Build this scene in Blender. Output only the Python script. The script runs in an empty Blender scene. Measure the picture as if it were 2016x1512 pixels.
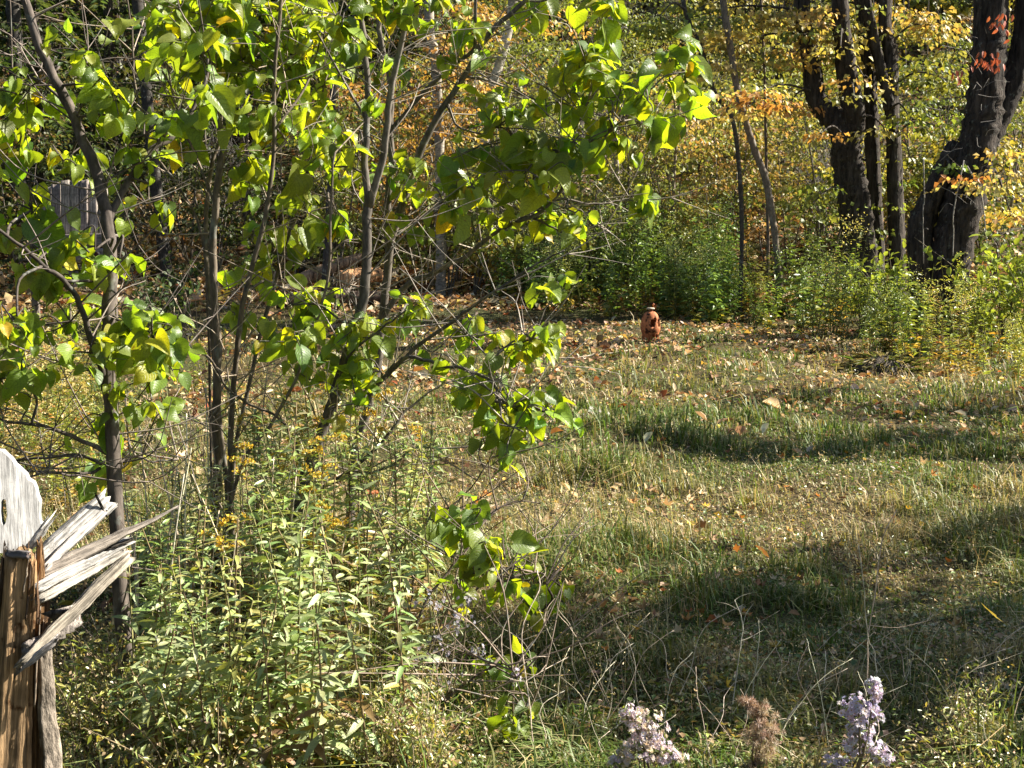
import bpy, math, random
import numpy as np
from mathutils import Vector, Matrix

random.seed(7)
rng = np.random.default_rng(7)
PI = math.pi
R = math.radians
sc = bpy.context.scene
COL = sc.collection

# ------------------------------------------------------------------ camera, sky, sun, exposure
FPX, CX, CY = 2850.0, 1008.0, 756.0          # focal length and centre in photograph pixels
CAM_H, PITCH = 1.6, R(6.2)
cam = bpy.data.cameras.new('camera')
cam.sensor_fit = 'HORIZONTAL'
cam.angle = 2 * math.atan(1008 / FPX)
cam.clip_start, cam.clip_end = 0.05, 500
camo = bpy.data.objects.new('camera', cam)
COL.objects.link(camo)
camo.location = (0, 0, CAM_H)
camo.rotation_euler = (PI / 2 - PITCH, 0, 0)
sc.camera = camo

SUN_EL, SUN_AZ = R(38), R(15.5)                 # azimuth measured from +X towards +Y
world = bpy.data.worlds.new('World')
sc.world = world
world.use_nodes = True
wn = world.node_tree
sky = wn.nodes.new('ShaderNodeTexSky')
sky.sky_type = 'NISHITA'
sky.sun_disc = False
sky.sun_elevation = SUN_EL
sky.sun_rotation = PI / 2 - SUN_AZ
wn.links.new(sky.outputs[0], wn.nodes['Background'].inputs[0])
wn.nodes['Background'].inputs[1].default_value = 0.05
sun = bpy.data.lights.new('sun', 'SUN')
sun.energy, sun.angle, sun.color = 5.0, R(0.55), (1.0, 0.93, 0.8)
suno = bpy.data.objects.new('sun', sun)
COL.objects.link(suno)
SDIR = Vector((math.cos(SUN_EL) * math.cos(SUN_AZ), math.cos(SUN_EL) * math.sin(SUN_AZ), math.sin(SUN_EL)))
suno.rotation_euler = SDIR.to_track_quat('Z', 'Y').to_euler()
sc.view_settings.view_transform = 'Standard'
sc.view_settings.look = 'None'
sc.view_settings.gamma = 1.0
sc.view_settings.exposure = 1.82
sc.view_settings.use_curve_mapping = False
sc.render.engine = 'CYCLES'
sc.cycles.max_bounces = 8
sc.cycles.transmission_bounces = 6
sc.cycles.diffuse_bounces = 4
sc.cycles.use_denoising = True

# ------------------------------------------------------------------ helpers
def vnoise(x, y, scale, seed=0):
    """smooth value noise 0..1 on arrays"""
    x = np.asarray(x, float) / scale + 137.3 + seed * 17.1
    y = np.asarray(y, float) / scale + 251.7 + seed * 31.7
    xi, yi = np.floor(x).astype(np.int64), np.floor(y).astype(np.int64)
    fx, fy = x - xi, y - yi
    fx, fy = fx * fx * (3 - 2 * fx), fy * fy * (3 - 2 * fy)
    def h(a, b):
        n = (a * 374761393 + b * 668265263 + seed * 2147483) & 0x7fffffff
        n = ((n ^ (n >> 13)) * 1274126177) & 0x7fffffff
        return ((n ^ (n >> 16)) & 0xffff) / 65535.0
    return (h(xi, yi) * (1 - fx) * (1 - fy) + h(xi + 1, yi) * fx * (1 - fy)
            + h(xi, yi + 1) * (1 - fx) * fy + h(xi + 1, yi + 1) * fx * fy)

def terrain(x, y):
    x, y = np.asarray(x, float), np.asarray(y, float)
    hill = 0.38 * 2.5 * np.log1p(np.exp(np.clip((y - 27.5) / 2.5, -30, 30)))
    bump = (vnoise(x, y, 1.5, 3) - .5) * .16 + (vnoise(x, y, .5, 4) - .5) * .07
    big = (vnoise(x, y, 6, 5) - .5) * np.clip((y - 24) / 8, 0, 1) * 1.2
    return hill + bump * np.clip(y / 4, 0, 1) + big

def P(px, py, Y):
    """world point seen at a photograph pixel, at world distance Y"""
    a, b = (px - CX) / FPX, -(py - CY) / FPX
    dx, dy, dz = a, math.cos(PITCH) + b * math.sin(PITCH), -math.sin(PITCH) + b * math.cos(PITCH)
    t = Y / dy
    return Vector((dx * t, Y, CAM_H + dz * t))

def G(px, Y):
    """ground point under column px at distance Y"""
    x = (px - CX) / FPX * Y * 1.0
    return Vector((x, Y, float(terrain(x, Y))))

def Yg(py):
    return 1.6 * FPX / (py - 446.0)

def nrm(v):
    v = np.asarray(v, float)
    return v / np.maximum(np.linalg.norm(v, axis=-1, keepdims=True), 1e-9)

class MB:
    """collects vertices, faces (arrays of equal width) and colours"""
    def __init__(self):
        self.V, self.F, self.C, self.n = [], [], [], 0
    def add(self, V, Fs, col=(1, 1, 1)):
        V = np.asarray(V, float).reshape(-1, 3)
        c = np.asarray(col, float)
        if c.ndim == 1:
            c = np.tile(c, (len(V), 1))
        for F in (Fs if isinstance(Fs, list) else [Fs]):
            self.F.append(np.asarray(F, np.int64) + self.n)
        self.V.append(V); self.C.append(c); self.n += len(V)
        return self
    def mesh(self, name, mat, smooth=False, origin=None):
        V = np.concatenate(self.V) if self.V else np.zeros((0, 3))
        if origin is not None:
            V = V - np.asarray(origin, float)
        C = np.concatenate(self.C) if self.C else np.zeros((0, 3))
        me = bpy.data.meshes.new(name)
        me.vertices.add(len(V))
        me.vertices.foreach_set('co', V.astype(np.float32).ravel())
        lt = np.concatenate([np.full(len(F), F.shape[1]) for F in self.F])
        li = np.concatenate([F.ravel() for F in self.F])
        me.loops.add(len(li))
        me.loops.foreach_set('vertex_index', li.astype(np.int32))
        me.polygons.add(len(lt))
        ls = np.concatenate([[0], np.cumsum(lt)[:-1]])
        me.polygons.foreach_set('loop_start', ls.astype(np.int32))
        me.polygons.foreach_set('loop_total', lt.astype(np.int32))
        if smooth:
            me.polygons.foreach_set('use_smooth', np.ones(len(lt), bool))
        at = me.color_attributes.new('Col', 'FLOAT_COLOR', 'POINT')
        at.data.foreach_set('color', np.concatenate([C, np.ones((len(C), 1))], 1).astype(np.float32).ravel())
        me.materials.append(mat)
        me.update(calc_edges=True)
        me.validate()
        return me

def link(o, parent=None):
    COL.objects.link(o)
    if parent:
        o.parent = parent
    return o

def tag(o, label=None, cat=None, group=None, kind=None):
    if label: o['label'] = label
    if cat: o['category'] = cat
    if group: o['group'] = group
    if kind: o['kind'] = kind
    return o

def thing(name, label, cat, loc=(0, 0, 0), group=None, rz=0.0):
    o = bpy.data.objects.new(name, None)
    o.empty_display_size = .1
    link(o)
    o.location = loc
    o.rotation_euler = (0, 0, rz)
    return tag(o, label, cat, group)

def part(name, me, parent=None, color=(1, 1, 1), kind=None, loc=None, mat=None):
    o = bpy.data.objects.new(name, me)
    link(o, parent)
    o.color = (*color[:3], 1)
    if loc is not None: o.location = loc
    if mat is not None: o.matrix_basis = mat
    if kind: o['kind'] = kind
    return o

def smooth_path(pts, step_n=6):
    pts = np.asarray([tuple(p) for p in pts], float)
    if len(pts) < 3:
        t = np.linspace(0, 1, step_n + 1)[:, None]
        return pts[0] * (1 - t) + pts[-1] * t
    p = np.vstack([2 * pts[0] - pts[1], pts, 2 * pts[-1] - pts[-2]])
    out = []
    for i in range(1, len(p) - 2):
        for k in range(step_n):
            t = k / step_n
            a, b, c, d = p[i - 1], p[i], p[i + 1], p[i + 2]
            out.append(.5 * ((2 * b) + (c - a) * t + (2 * a - 5 * b + 4 * c - d) * t * t + (3 * b - a - 3 * c + d) * t ** 3))
    out.append(p[-2])
    return np.array(out)

def tube(mb, path, radii, sides=6, rough=0.0, col=(1, 1, 1), seed=0, ridges=0.0, cap=True):
    """tapering tube along a path, with uneven radius"""
    path = np.asarray(path, float)
    n = len(path)
    radii = np.interp(np.linspace(0, 1, n), np.linspace(0, 1, len(radii)), radii)
    tan = nrm(np.gradient(path, axis=0))
    ref = np.array([0.0, 1.0, 0.0]) if abs(tan[0][1]) < .9 else np.array([1.0, 0, 0])
    u = nrm(np.cross(tan, ref)); v = np.cross(tan, u)
    ang = np.arange(sides) / sides * 2 * PI
    lr = np.random.default_rng(seed + 11)
    rad = radii[:, None] * (1 + rough * lr.normal(0, 1, (n, sides)) * .5)
    if ridges:
        ph = lr.uniform(0, 6, 5)
        prof = sum(np.sin(ang * k + ph[i]) / (1 + i * .3) for i, k in enumerate((2, 3, 5, 7, 9)))
        drift = np.array([np.interp((np.arange(sides) + s) % sides, np.arange(sides), prof) for s in np.linspace(0, 2.2, n)])
        rad = rad * (1 + ridges * drift)
    V = path[:, None, :] + rad[..., None] * (np.cos(ang)[None, :, None] * u[:, None, :] + np.sin(ang)[None, :, None] * v[:, None, :])
    i = np.arange(n - 1)[:, None] * sides
    j = np.arange(sides)[None, :]
    F = np.stack([i + j, i + (j + 1) % sides, i + sides + (j + 1) % sides, i + sides + j], -1).reshape(-1, 4)
    Fs = [F]
    V = V.reshape(-1, 3)
    if cap and sides > 3:
        Fs.append(np.array([[(n - 1) * sides + k for k in range(sides)]]))
        Fs.append(np.array([[k for k in range(sides)][::-1]]))
    mb.add(V, Fs, col)
    return mb

def jcol(base, n, amt=.18, hue=.08):
    """n jittered colours round a base or drawn from a list of (weight, colour)"""
    if isinstance(base, list):
        w = np.array([b[0] for b in base], float); w /= w.sum()
        idx = rng.choice(len(base), n, p=w)
        b = np.array([x[1] for x in base], float)[idx]
    else:
        b = np.tile(np.asarray(base, float), (n, 1))
    b = b * np.exp(rng.normal(0, amt, (n, 1)))
    b = b * np.exp(rng.normal(0, hue, (n, 3)))
    return np.clip(b, .004, .9)

def leaves(mb, pos, t, nor, L, W, col, kind='d', droop=.12, fold=.18):
    """many leaf-shaped faces: base pos, tip direction t, facing nor"""
    pos = np.asarray(pos, float); N = len(pos)
    if N == 0: return mb
    t = nrm(t); s = nrm(np.cross(t, nor)); n = np.cross(s, t)
    L = np.broadcast_to(np.asarray(L, float), (N,))[:, None]
    W = np.broadcast_to(np.asarray(W, float), (N,))[:, None]
    tip = pos + t * L - n * (droop * L)
    if kind == 'd':
        m = pos + t * L * .45
        r, l = m + s * W * .5 + n * W * fold, m - s * W * .5 + n * W * fold
        V = np.stack([pos, r, tip, l], 1)
        F = (np.arange(N) * 4)[:, None, None] + np.array([[0, 1, 2], [0, 2, 3]])[None]
        k = 4
        Fs = F.reshape(-1, 3)
    elif kind == 'o':
        m1, m2 = pos + t * L * .32 - n * droop * L * .1, pos + t * L * .68 - n * droop * L * .45
        f = n * W * fold
        V = np.stack([pos, m1 + s * W * .47 + f, m2 + s * W * .4 + f, tip, m2 - s * W * .4 + f, m1 - s * W * .47 + f, m1, m2], 1)
        tr = np.array([[0, 1, 6], [7, 2, 3], [0, 6, 5], [7, 3, 4]])
        qd = np.array([[6, 1, 2, 7], [6, 7, 4, 5]])
        o = (np.arange(N) * 8)[:, None, None]
        Fs = [(o + tr[None]).reshape(-1, 3), (o + qd[None]).reshape(-1, 4)]
        k = 8
    elif kind == 'm':      # five-lobed maple outline
        ang = np.array([-150, -105, -75, -48, -22, 0, 22, 48, 75, 105, 150]) * PI / 180
        rad = np.array([.42, .28, .56, .34, .62, .36, .62, .34, .56, .28, .42])
        rad[5] = .74; rad[4] = .34; rad[6] = .34; rad[3] = .6; rad[7] = .6; rad[2] = .32; rad[8] = .32; rad[1] = .46; rad[9] = .46; rad[0] = .2; rad[10] = .2
        c = pos + t * L * .3
        z = np.array([.1, .22, .02, .2, .0, .12, .0, .2, .02, .22, .1]) * 1.2
        ring = [c + L * rad[i] * (np.cos(ang[i]) * t + np.sin(ang[i]) * s) + n * L * z[i] * fold * 3 for i in range(11)]
        V = np.stack([c] + ring, 1)
        F = np.array([[0, i + 1, i + 2] for i in range(10)] + [[0, 11, 1]])
        Fs = ((np.arange(N) * 12)[:, None, None] + F[None]).reshape(-1, 3)
        k = 12
    c = np.repeat(np.broadcast_to(np.asarray(col, float), (N, 3)), k, 0)
    mb.add(V.reshape(-1, 3), Fs, c)
    return mb

# ------------------------------------------------------------------ materials
def new_mat(name):
    m = bpy.data.materials.new(name)
    m.use_nodes = True
    nt = m.node_tree
    nt.nodes.clear()
    return m, nt, nt.nodes, nt.links

def math_node(N, Lk, op, a, b=None):
    n = N.new('ShaderNodeMath'); n.operation = op
    for i, x in enumerate((a, b)):
        if x is None: continue
        if isinstance(x, (int, float)): n.inputs[i].default_value = x
        else: Lk.new(x, n.inputs[i])
    return n.outputs[0]

def leaf_material(name, trans=.42, veins=False, rough=.5, spec=.35, tint=(1.25, 1.25, .45), spots=False):
    m, nt, N, Lk = new_mat(name)
    out = N.new('ShaderNodeOutputMaterial')
    at = N.new('ShaderNodeAttribute'); at.attribute_name = 'Col'
    oi = N.new('ShaderNodeObjectInfo')
    mul = N.new('ShaderNodeMix'); mul.data_type = 'RGBA'; mul.blend_type = 'MULTIPLY'; mul.inputs[0].default_value = 1
    Lk.new(at.outputs['Color'], mul.inputs[6]); Lk.new(oi.outputs['Color'], mul.inputs[7])
    col = mul.outputs[2]
    tc = N.new('ShaderNodeTexCoord')
    nz = N.new('ShaderNodeTexNoise'); nz.inputs['Scale'].default_value = 22 if veins else 40
    nz.inputs['Detail'].default_value = 3
    Lk.new(tc.outputs['Object'], nz.inputs['Vector'])
    rp = N.new('ShaderNodeMapRange'); rp.inputs[1].default_value = .3; rp.inputs[2].default_value = .7
    rp.inputs[3].default_value = .78; rp.inputs[4].default_value = 1.15
    Lk.new(nz.outputs[0], rp.inputs[0])
    fac = rp.outputs[0]
    bump_src = nz.outputs[0]
    if veins:
        uv = N.new('ShaderNodeUVMap'); uv.uv_map = 'UVMap'
        sx = N.new('ShaderNodeSeparateXYZ'); Lk.new(uv.outputs[0], sx.inputs[0])
        au = math_node(N, Lk, 'ABSOLUTE', math_node(N, Lk, 'SUBTRACT', sx.outputs[0], .5))
        curve = math_node(N, Lk, 'POWER', au, 1.5)
        v2 = math_node(N, Lk, 'SUBTRACT', sx.outputs[1], math_node(N, Lk, 'MULTIPLY', curve, 1.1))
        wv = math_node(N, Lk, 'SINE', math_node(N, Lk, 'MULTIPLY', v2, 46))
        line = math_node(N, Lk, 'POWER', math_node(N, Lk, 'MAXIMUM', wv, 0), 10)
        mid = math_node(N, Lk, 'LESS_THAN', au, .012)
        vein = math_node(N, Lk, 'MAXIMUM', line, mid)
        fac = math_node(N, Lk, 'MULTIPLY', fac, math_node(N, Lk, 'SUBTRACT', 1.06, math_node(N, Lk, 'MULTIPLY', vein, .3)))
        bump_src = math_node(N, Lk, 'SUBTRACT', math_node(N, Lk, 'MULTIPLY', nz.outputs[0], .4), vein)
    vm = N.new('ShaderNodeVectorMath'); vm.operation = 'SCALE'
    Lk.new(col, vm.inputs[0]); Lk.new(fac, vm.inputs['Scale'])
    colour = vm.outputs[0]
    if spots:      # brown blotches and edges, different on every leaf
        va = N.new('ShaderNodeVectorMath'); va.operation = 'ADD'
        cb = N.new('ShaderNodeCombineXYZ')
        Lk.new(math_node(N, Lk, 'MULTIPLY', oi.outputs['Random'], 57.0), cb.inputs[0]); Lk.new(tc.outputs['Object'], va.inputs[0]); Lk.new(cb.outputs[0], va.inputs[1])
        ns = N.new('ShaderNodeTexNoise'); ns.inputs['Scale'].default_value = 3.2; ns.inputs['Detail'].default_value = 5; ns.inputs['Roughness'].default_value = .7
        Lk.new(va.outputs[0], ns.inputs['Vector'])
        rs_ = N.new('ShaderNodeMapRange'); rs_.inputs[1].default_value = .66; rs_.inputs[2].default_value = .70
        Lk.new(ns.outputs[0], rs_.inputs[0])
        ms = N.new('ShaderNodeMix'); ms.data_type = 'RGBA'
        Lk.new(rs_.outputs[0], ms.inputs[0]); Lk.new(colour, ms.inputs[6]); ms.inputs[7].default_value = (.13, .07, .025, 1)
        colour = ms.outputs[2]
    bs = N.new('ShaderNodeBsdfPrincipled')
    bs.inputs['Roughness'].default_value = rough
    bs.inputs['Specular IOR Level'].default_value = spec
    Lk.new(colour, bs.inputs['Base Color'])
    bp = N.new('ShaderNodeBump'); bp.inputs['Strength'].default_value = .35; bp.inputs['Distance'].default_value = .004
    Lk.new(bump_src, bp.inputs['Height']); Lk.new(bp.outputs[0], bs.inputs['Normal'])
    tl = N.new('ShaderNodeBsdfTranslucent')
    vt = N.new('ShaderNodeVectorMath'); vt.operation = 'MULTIPLY'; vt.inputs[1].default_value = tint
    Lk.new(colour, vt.inputs[0]); Lk.new(vt.outputs[0], tl.inputs['Color'])
    mx = N.new('ShaderNodeMixShader'); mx.inputs[0].default_value = trans
    Lk.new(bs.outputs[0], mx.inputs[1]); Lk.new(tl.outputs[0], mx.inputs[2])
    Lk.new(mx.outputs[0], out.inputs[0])
    return m

def bark_material(name, zs=.18, scale=30, rough=.9, lo=.35, hi=1.5, bump=.6, dist=.02, patch=None, axis='Z'):
    """bark or weathered wood: Object colour times stretched noise"""
    m, nt, N, Lk = new_mat(name)
    out = N.new('ShaderNodeOutputMaterial')
    bs = N.new('ShaderNodeBsdfPrincipled'); bs.inputs['Roughness'].default_value = rough
    bs.inputs['Specular IOR Level'].default_value = .2
    tc = N.new('ShaderNodeTexCoord'); mp = N.new('ShaderNodeMapping')
    mp.inputs['Scale'].default_value = (1, 1, zs) if axis == 'Z' else (zs, 1, 1)
    Lk.new(tc.outputs['Object'], mp.inputs[0])
    n1 = N.new('ShaderNodeTexNoise'); n1.inputs['Scale'].default_value = scale; n1.inputs['Detail'].default_value = 6
    n1.inputs['Roughness'].default_value = .65
    Lk.new(mp.outputs[0], n1.inputs['Vector'])
    n2 = N.new('ShaderNodeTexNoise'); n2.inputs['Scale'].default_value = scale * .22; n2.inputs['Detail'].default_value = 3
    Lk.new(tc.outputs['Object'], n2.inputs['Vector'])
    r1 = N.new('ShaderNodeMapRange'); r1.inputs[1].default_value = .32; r1.inputs[2].default_value = .68
    r1.inputs[3].default_value = lo; r1.inputs[4].default_value = hi
    Lk.new(n1.outputs[0], r1.inputs[0])
    r2 = N.new('ShaderNodeMapRange'); r2.inputs[1].default_value = .35; r2.inputs[2].default_value = .65
    r2.inputs[3].default_value = .75; r2.inputs[4].default_value = 1.2
    Lk.new(n2.outputs[0], r2.inputs[0])
    at = N.new('ShaderNodeAttribute'); at.attribute_name = 'Col'
    oi = N.new('ShaderNodeObjectInfo')
    mul = N.new('ShaderNodeMix'); mul.data_type = 'RGBA'; mul.blend_type = 'MULTIPLY'; mul.inputs[0].default_value = 1
    Lk.new(at.outputs['Color'], mul.inputs[6]); Lk.new(oi.outputs['Color'], mul.inputs[7])
    col = mul.outputs[2]
    if patch:
        n3 = N.new('ShaderNodeTexNoise'); n3.inputs['Scale'].default_value = patch[1]; n3.inputs['Detail'].default_value = 4
        Lk.new(tc.outputs['Object'], n3.inputs['Vector'])
        r3 = N.new('ShaderNodeMapRange'); r3.inputs[1].default_value = patch[2]; r3.inputs[2].default_value = patch[2] + .08
        Lk.new(n3.outputs[0], r3.inputs[0])
        mp3 = N.new('ShaderNodeMix'); mp3.data_type = 'RGBA'
        Lk.new(r3.outputs[0], mp3.inputs[0]); Lk.new(col, mp3.inputs[6]); mp3.inputs[7].default_value = (*patch[0], 1)
        col = mp3.outputs[2]
    vm = N.new('ShaderNodeVectorMath'); vm.operation = 'SCALE'
    Lk.new(col, vm.inputs[0]); Lk.new(math_node(N, Lk, 'MULTIPLY', r1.outputs[0], r2.outputs[0]), vm.inputs['Scale'])
    Lk.new(vm.outputs[0], bs.inputs['Base Color'])
    bp = N.new('ShaderNodeBump'); bp.inputs['Strength'].default_value = bump; bp.inputs['Distance'].default_value = dist
    Lk.new(n1.outputs[0], bp.inputs['Height']); Lk.new(bp.outputs[0], bs.inputs['Normal'])
    Lk.new(bs.outputs[0], out.inputs[0])
    return m

M_LEAF = leaf_material('broad_leaf', trans=.55, veins=True, rough=.4, spec=.45, tint=(1.95, 1.78, .24), spots=True)
M_FOL = leaf_material('foliage', trans=.4, tint=(1.25, 1.12, .6))
M_HERB = leaf_material('herb_leaf', trans=.28, rough=.38, spec=.6, tint=(1.3, 1.25, .5))
M_GRASS = leaf_material('grass_blade', trans=.3, rough=.5, spec=.3, tint=(1.2, 1.15, .6))
M_DEAD = leaf_material('dead_leaf', trans=.22, rough=.7, spec=.15, tint=(1.2, 1.0, .7))
M_BARK = bark_material('rough_bark', zs=.13, scale=17, lo=.15, hi=2.0, bump=1.0, dist=.06, patch=((.10, .10, .08), 13, .62))
M_TWIG = bark_material('smooth_bark', zs=.3, scale=70, lo=.55, hi=1.4, bump=.4, dist=.004, patch=((.17, .17, .15), 16, .60))
M_BIRCH = bark_material('birch_bark', zs=2.5, scale=14, lo=.35, hi=1.25, bump=.3, dist=.01)
M_WOOD = bark_material('weathered_wood', zs=.035, scale=130, lo=.12, hi=1.45, bump=1.0, dist=.01, axis='X')
M_ROT = bark_material('rotten_wood', zs=.06, scale=80, lo=.15, hi=1.6, bump=1.0, dist=.012, patch=((.12, .055, .02), 22, .60), axis='X')
M_BARKX = bark_material('torn_bark', zs=.4, scale=60, lo=.25, hi=1.6, bump=1.0, dist=.012, axis='X')
M_RUST = bark_material('rusted_iron', zs=.8, scale=26, lo=.55, hi=1.4, bump=.3, dist=.005, rough=.75, patch=((.05, .02, .012), 14, .55))
M_FLOWER = leaf_material('petal', trans=.3, rough=.6, spec=.2, tint=(1.05, 1, 1.05))

def ground_material():
    m, nt, N, Lk = new_mat('soil_and_thatch')
    out = N.new('ShaderNodeOutputMaterial')
    bs = N.new('ShaderNodeBsdfPrincipled'); bs.inputs['Roughness'].default_value = .95
    bs.inputs['Specular IOR Level'].default_value = .1
    tc = N.new('ShaderNodeTexCoord')
    def noise(s, d=6):
        n = N.new('ShaderNodeTexNoise'); n.inputs['Scale'].default_value = s; n.inputs['Detail'].default_value = d
        Lk.new(tc.outputs['Object'], n.inputs['Vector']); return n.outputs[0]
    r = N.new('ShaderNodeValToRGB')
    r.color_ramp.elements[0].position = .3; r.color_ramp.elements[0].color = (.022, .015, .008, 1)
    r.color_ramp.elements[1].position = .72; r.color_ramp.elements[1].color = (.16, .105, .05, 1)
    e = r.color_ramp.elements.new(.5); e.color = (.065, .05, .022, 1)
    Lk.new(noise(38, 8), r.inputs[0])
    r2 = N.new('ShaderNodeValToRGB')
    r2.color_ramp.elements[0].position = .35; r2.color_ramp.elements[0].color = (.03, .05, .012, 1)
    r2.color_ramp.elements[1].position = .7; r2.color_ramp.elements[1].color = (.12, .1, .05, 1)
    Lk.new(noise(60, 5), r2.inputs[0])
    mx = N.new('ShaderNodeMix'); mx.data_type = 'RGBA'
    rr = N.new('ShaderNodeMapRange'); rr.inputs[1].default_value = .4; rr.inputs[2].default_value = .6
    Lk.new(noise(.9, 4), rr.inputs[0]); Lk.new(rr.outputs[0], mx.inputs[0])
    Lk.new(r.outputs[0], mx.inputs[6]); Lk.new(r2.outputs[0], mx.inputs[7])
    Lk.new(mx.outputs[2], bs.inputs['Base Color'])
    bp = N.new('ShaderNodeBump'); bp.inputs['Strength'].default_value = .9; bp.inputs['Distance'].default_value = .05
    Lk.new(noise(45, 8), bp.inputs['Height']); Lk.new(bp.outputs[0], bs.inputs['Normal'])
    Lk.new(bs.outputs[0], out.inputs[0])
    return m
M_GROUND = ground_material()

# ------------------------------------------------------------------ ground
xs = np.concatenate([np.linspace(-120, -22, 30), np.linspace(-20, 20, 150), np.linspace(22, 120, 30)])
ys = np.concatenate([np.linspace(-40, 2, 16), np.linspace(2.4, 30, 110), np.linspace(30.5, 60, 60), np.linspace(62, 170, 40)])
gx, gy = np.meshgrid(xs, ys)
gz = terrain(gx, np.minimum(gy, 62)) * (gy > 0)
b = MB()
nx, ny = len(xs), len(ys)
i, j = np.meshgrid(np.arange(nx - 1), np.arange(ny - 1))
F = np.stack([j * nx + i, j * nx + i + 1, (j + 1) * nx + i + 1, (j + 1) * nx + i], -1).reshape(-1, 4)
b.add(np.stack([gx, gy, gz], -1).reshape(-1, 3), F)
tag(part('ground', b.mesh('ground', M_GROUND, True)), kind='structure')

# ------------------------------------------------------------------ grass
GREEN = (.10, .15, .032); STRAW = (.40, .32, .17); OLIVE = (.20, .20, .07)
def scatter_view(n, y0, y1, power=1.0, margin=1.12):
    """points in the wedge the yard takes up, denser near the camera"""
    u = rng.random(n)
    Y = (y0 ** (1 - power) + u * (y1 ** (1 - power) - y0 ** (1 - power))) ** (1 / (1 - power)) if power != 1 else y0 * (y1 / y0) ** u
    X = (rng.random(n) * 2 - 1) * (1008 / FPX) * Y * margin
    return X, Y

def grass_field():
    mb = MB()
    n = 215000
    X, Y = scatter_view(n, 3.6, 24.5, 1.05)
    px = CX + X / Y * FPX
    py = 446 + 1.6 * FPX / Y
    keep = np.ones(n, bool)
    lit = vnoise(X, Y, 1.1, 21)
    # thinner under the trees' edge, where fallen leaves lie
    edge = np.clip((Y - 11.5) / 5, 0, 1)
    keep &= rng.random(n) > edge * .55 + (lit > .62) * .35
    keep &= ~((px < 780) & (Y > 13) & (rng.random(n) < .6))
    X, Y, px, py, lit = X[keep], Y[keep], px[keep], py[keep], lit[keep]
    n = len(X)
    g = vnoise(X, Y, .9, 8) * .6 + vnoise(X, Y, .3, 9) * .4
    greenband = np.exp(-((py - 870) / 75) ** 2) * (px > 1050) * .30 + np.exp(-((py - 1290) / 130) ** 2) * (px > 1000) * .22
    strawband = np.exp(-((py - 1030) / 60) ** 2) * .28 + np.exp(-((py - 690) / 50) ** 2) * .15
    g = g + greenband - strawband
    fr = np.clip((g - .34) / .22, 0, 1)
    fr = np.where(rng.random(n) < .42, rng.random(n) ** 1.4, fr)
    cg, cs, co = jcol(GREEN, n, .25, .08), jcol(STRAW, n, .28, .07), jcol(OLIVE, n, .2, .08)
    f = fr[:, None]
    col = np.where(f > .5, co + (cg - co) * (f - .5) * 2, cs + (co - cs) * f * 2)
    tuft = np.clip((vnoise(X, Y, .32, 12) * .6 + vnoise(X, Y, 1.3, 13) * .4 - .42) / .25, 0, 1)
    h = (.025 + .05 * rng.random(n) ** 1.5) * (.55 + 2.2 * tuft ** 1.5)
    tus = np.exp(-(((px - 1200) / 170) ** 2 + ((py - 985) / 70) ** 2))
    h = h * (1 + tus * 1.1) * np.where(rng.random(n) < .05, 1.9, 1)
    w = .0035 * np.maximum(1, Y / 6.5) * (1 - .35 * (fr < .3))
    base = np.stack([X, Y, terrain(X, Y) - .005], 1)
    a = rng.random(n) * 2 * PI
    lean = np.abs(rng.normal(.85, .55, n)) + (fr < .3) * .5 * rng.random(n)
    d = np.stack([np.cos(a), np.sin(a), np.zeros(n)], 1)
    side = np.stack([-np.sin(a), np.cos(a), np.zeros(n)], 1) * w[:, None]
    up = np.array([0, 0, 1.0])
    m = base + h[:, None] * (.55 * up + .22 * lean[:, None] * d)
    tip = base + h[:, None] * (np.maximum(.12, 1 - .38 * lean[:, None]) * up + 1.0 * lean[:, None] * d)
    V = np.stack([base - side, base + side, m + side * .8, m - side * .8, tip], 1).reshape(-1, 3)
    o = (np.arange(n) * 5)[:, None]
    mb.add(V, [o + np.array([[0, 1, 2, 3]]), o + np.array([[3, 2, 4]])], np.repeat(col, 5, 0))
    tag(part('grass', mb.mesh('grass', M_GRASS)), 'rough yard grass of green and straw coloured blades', 'grass', kind='stuff')
grass_field()

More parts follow.
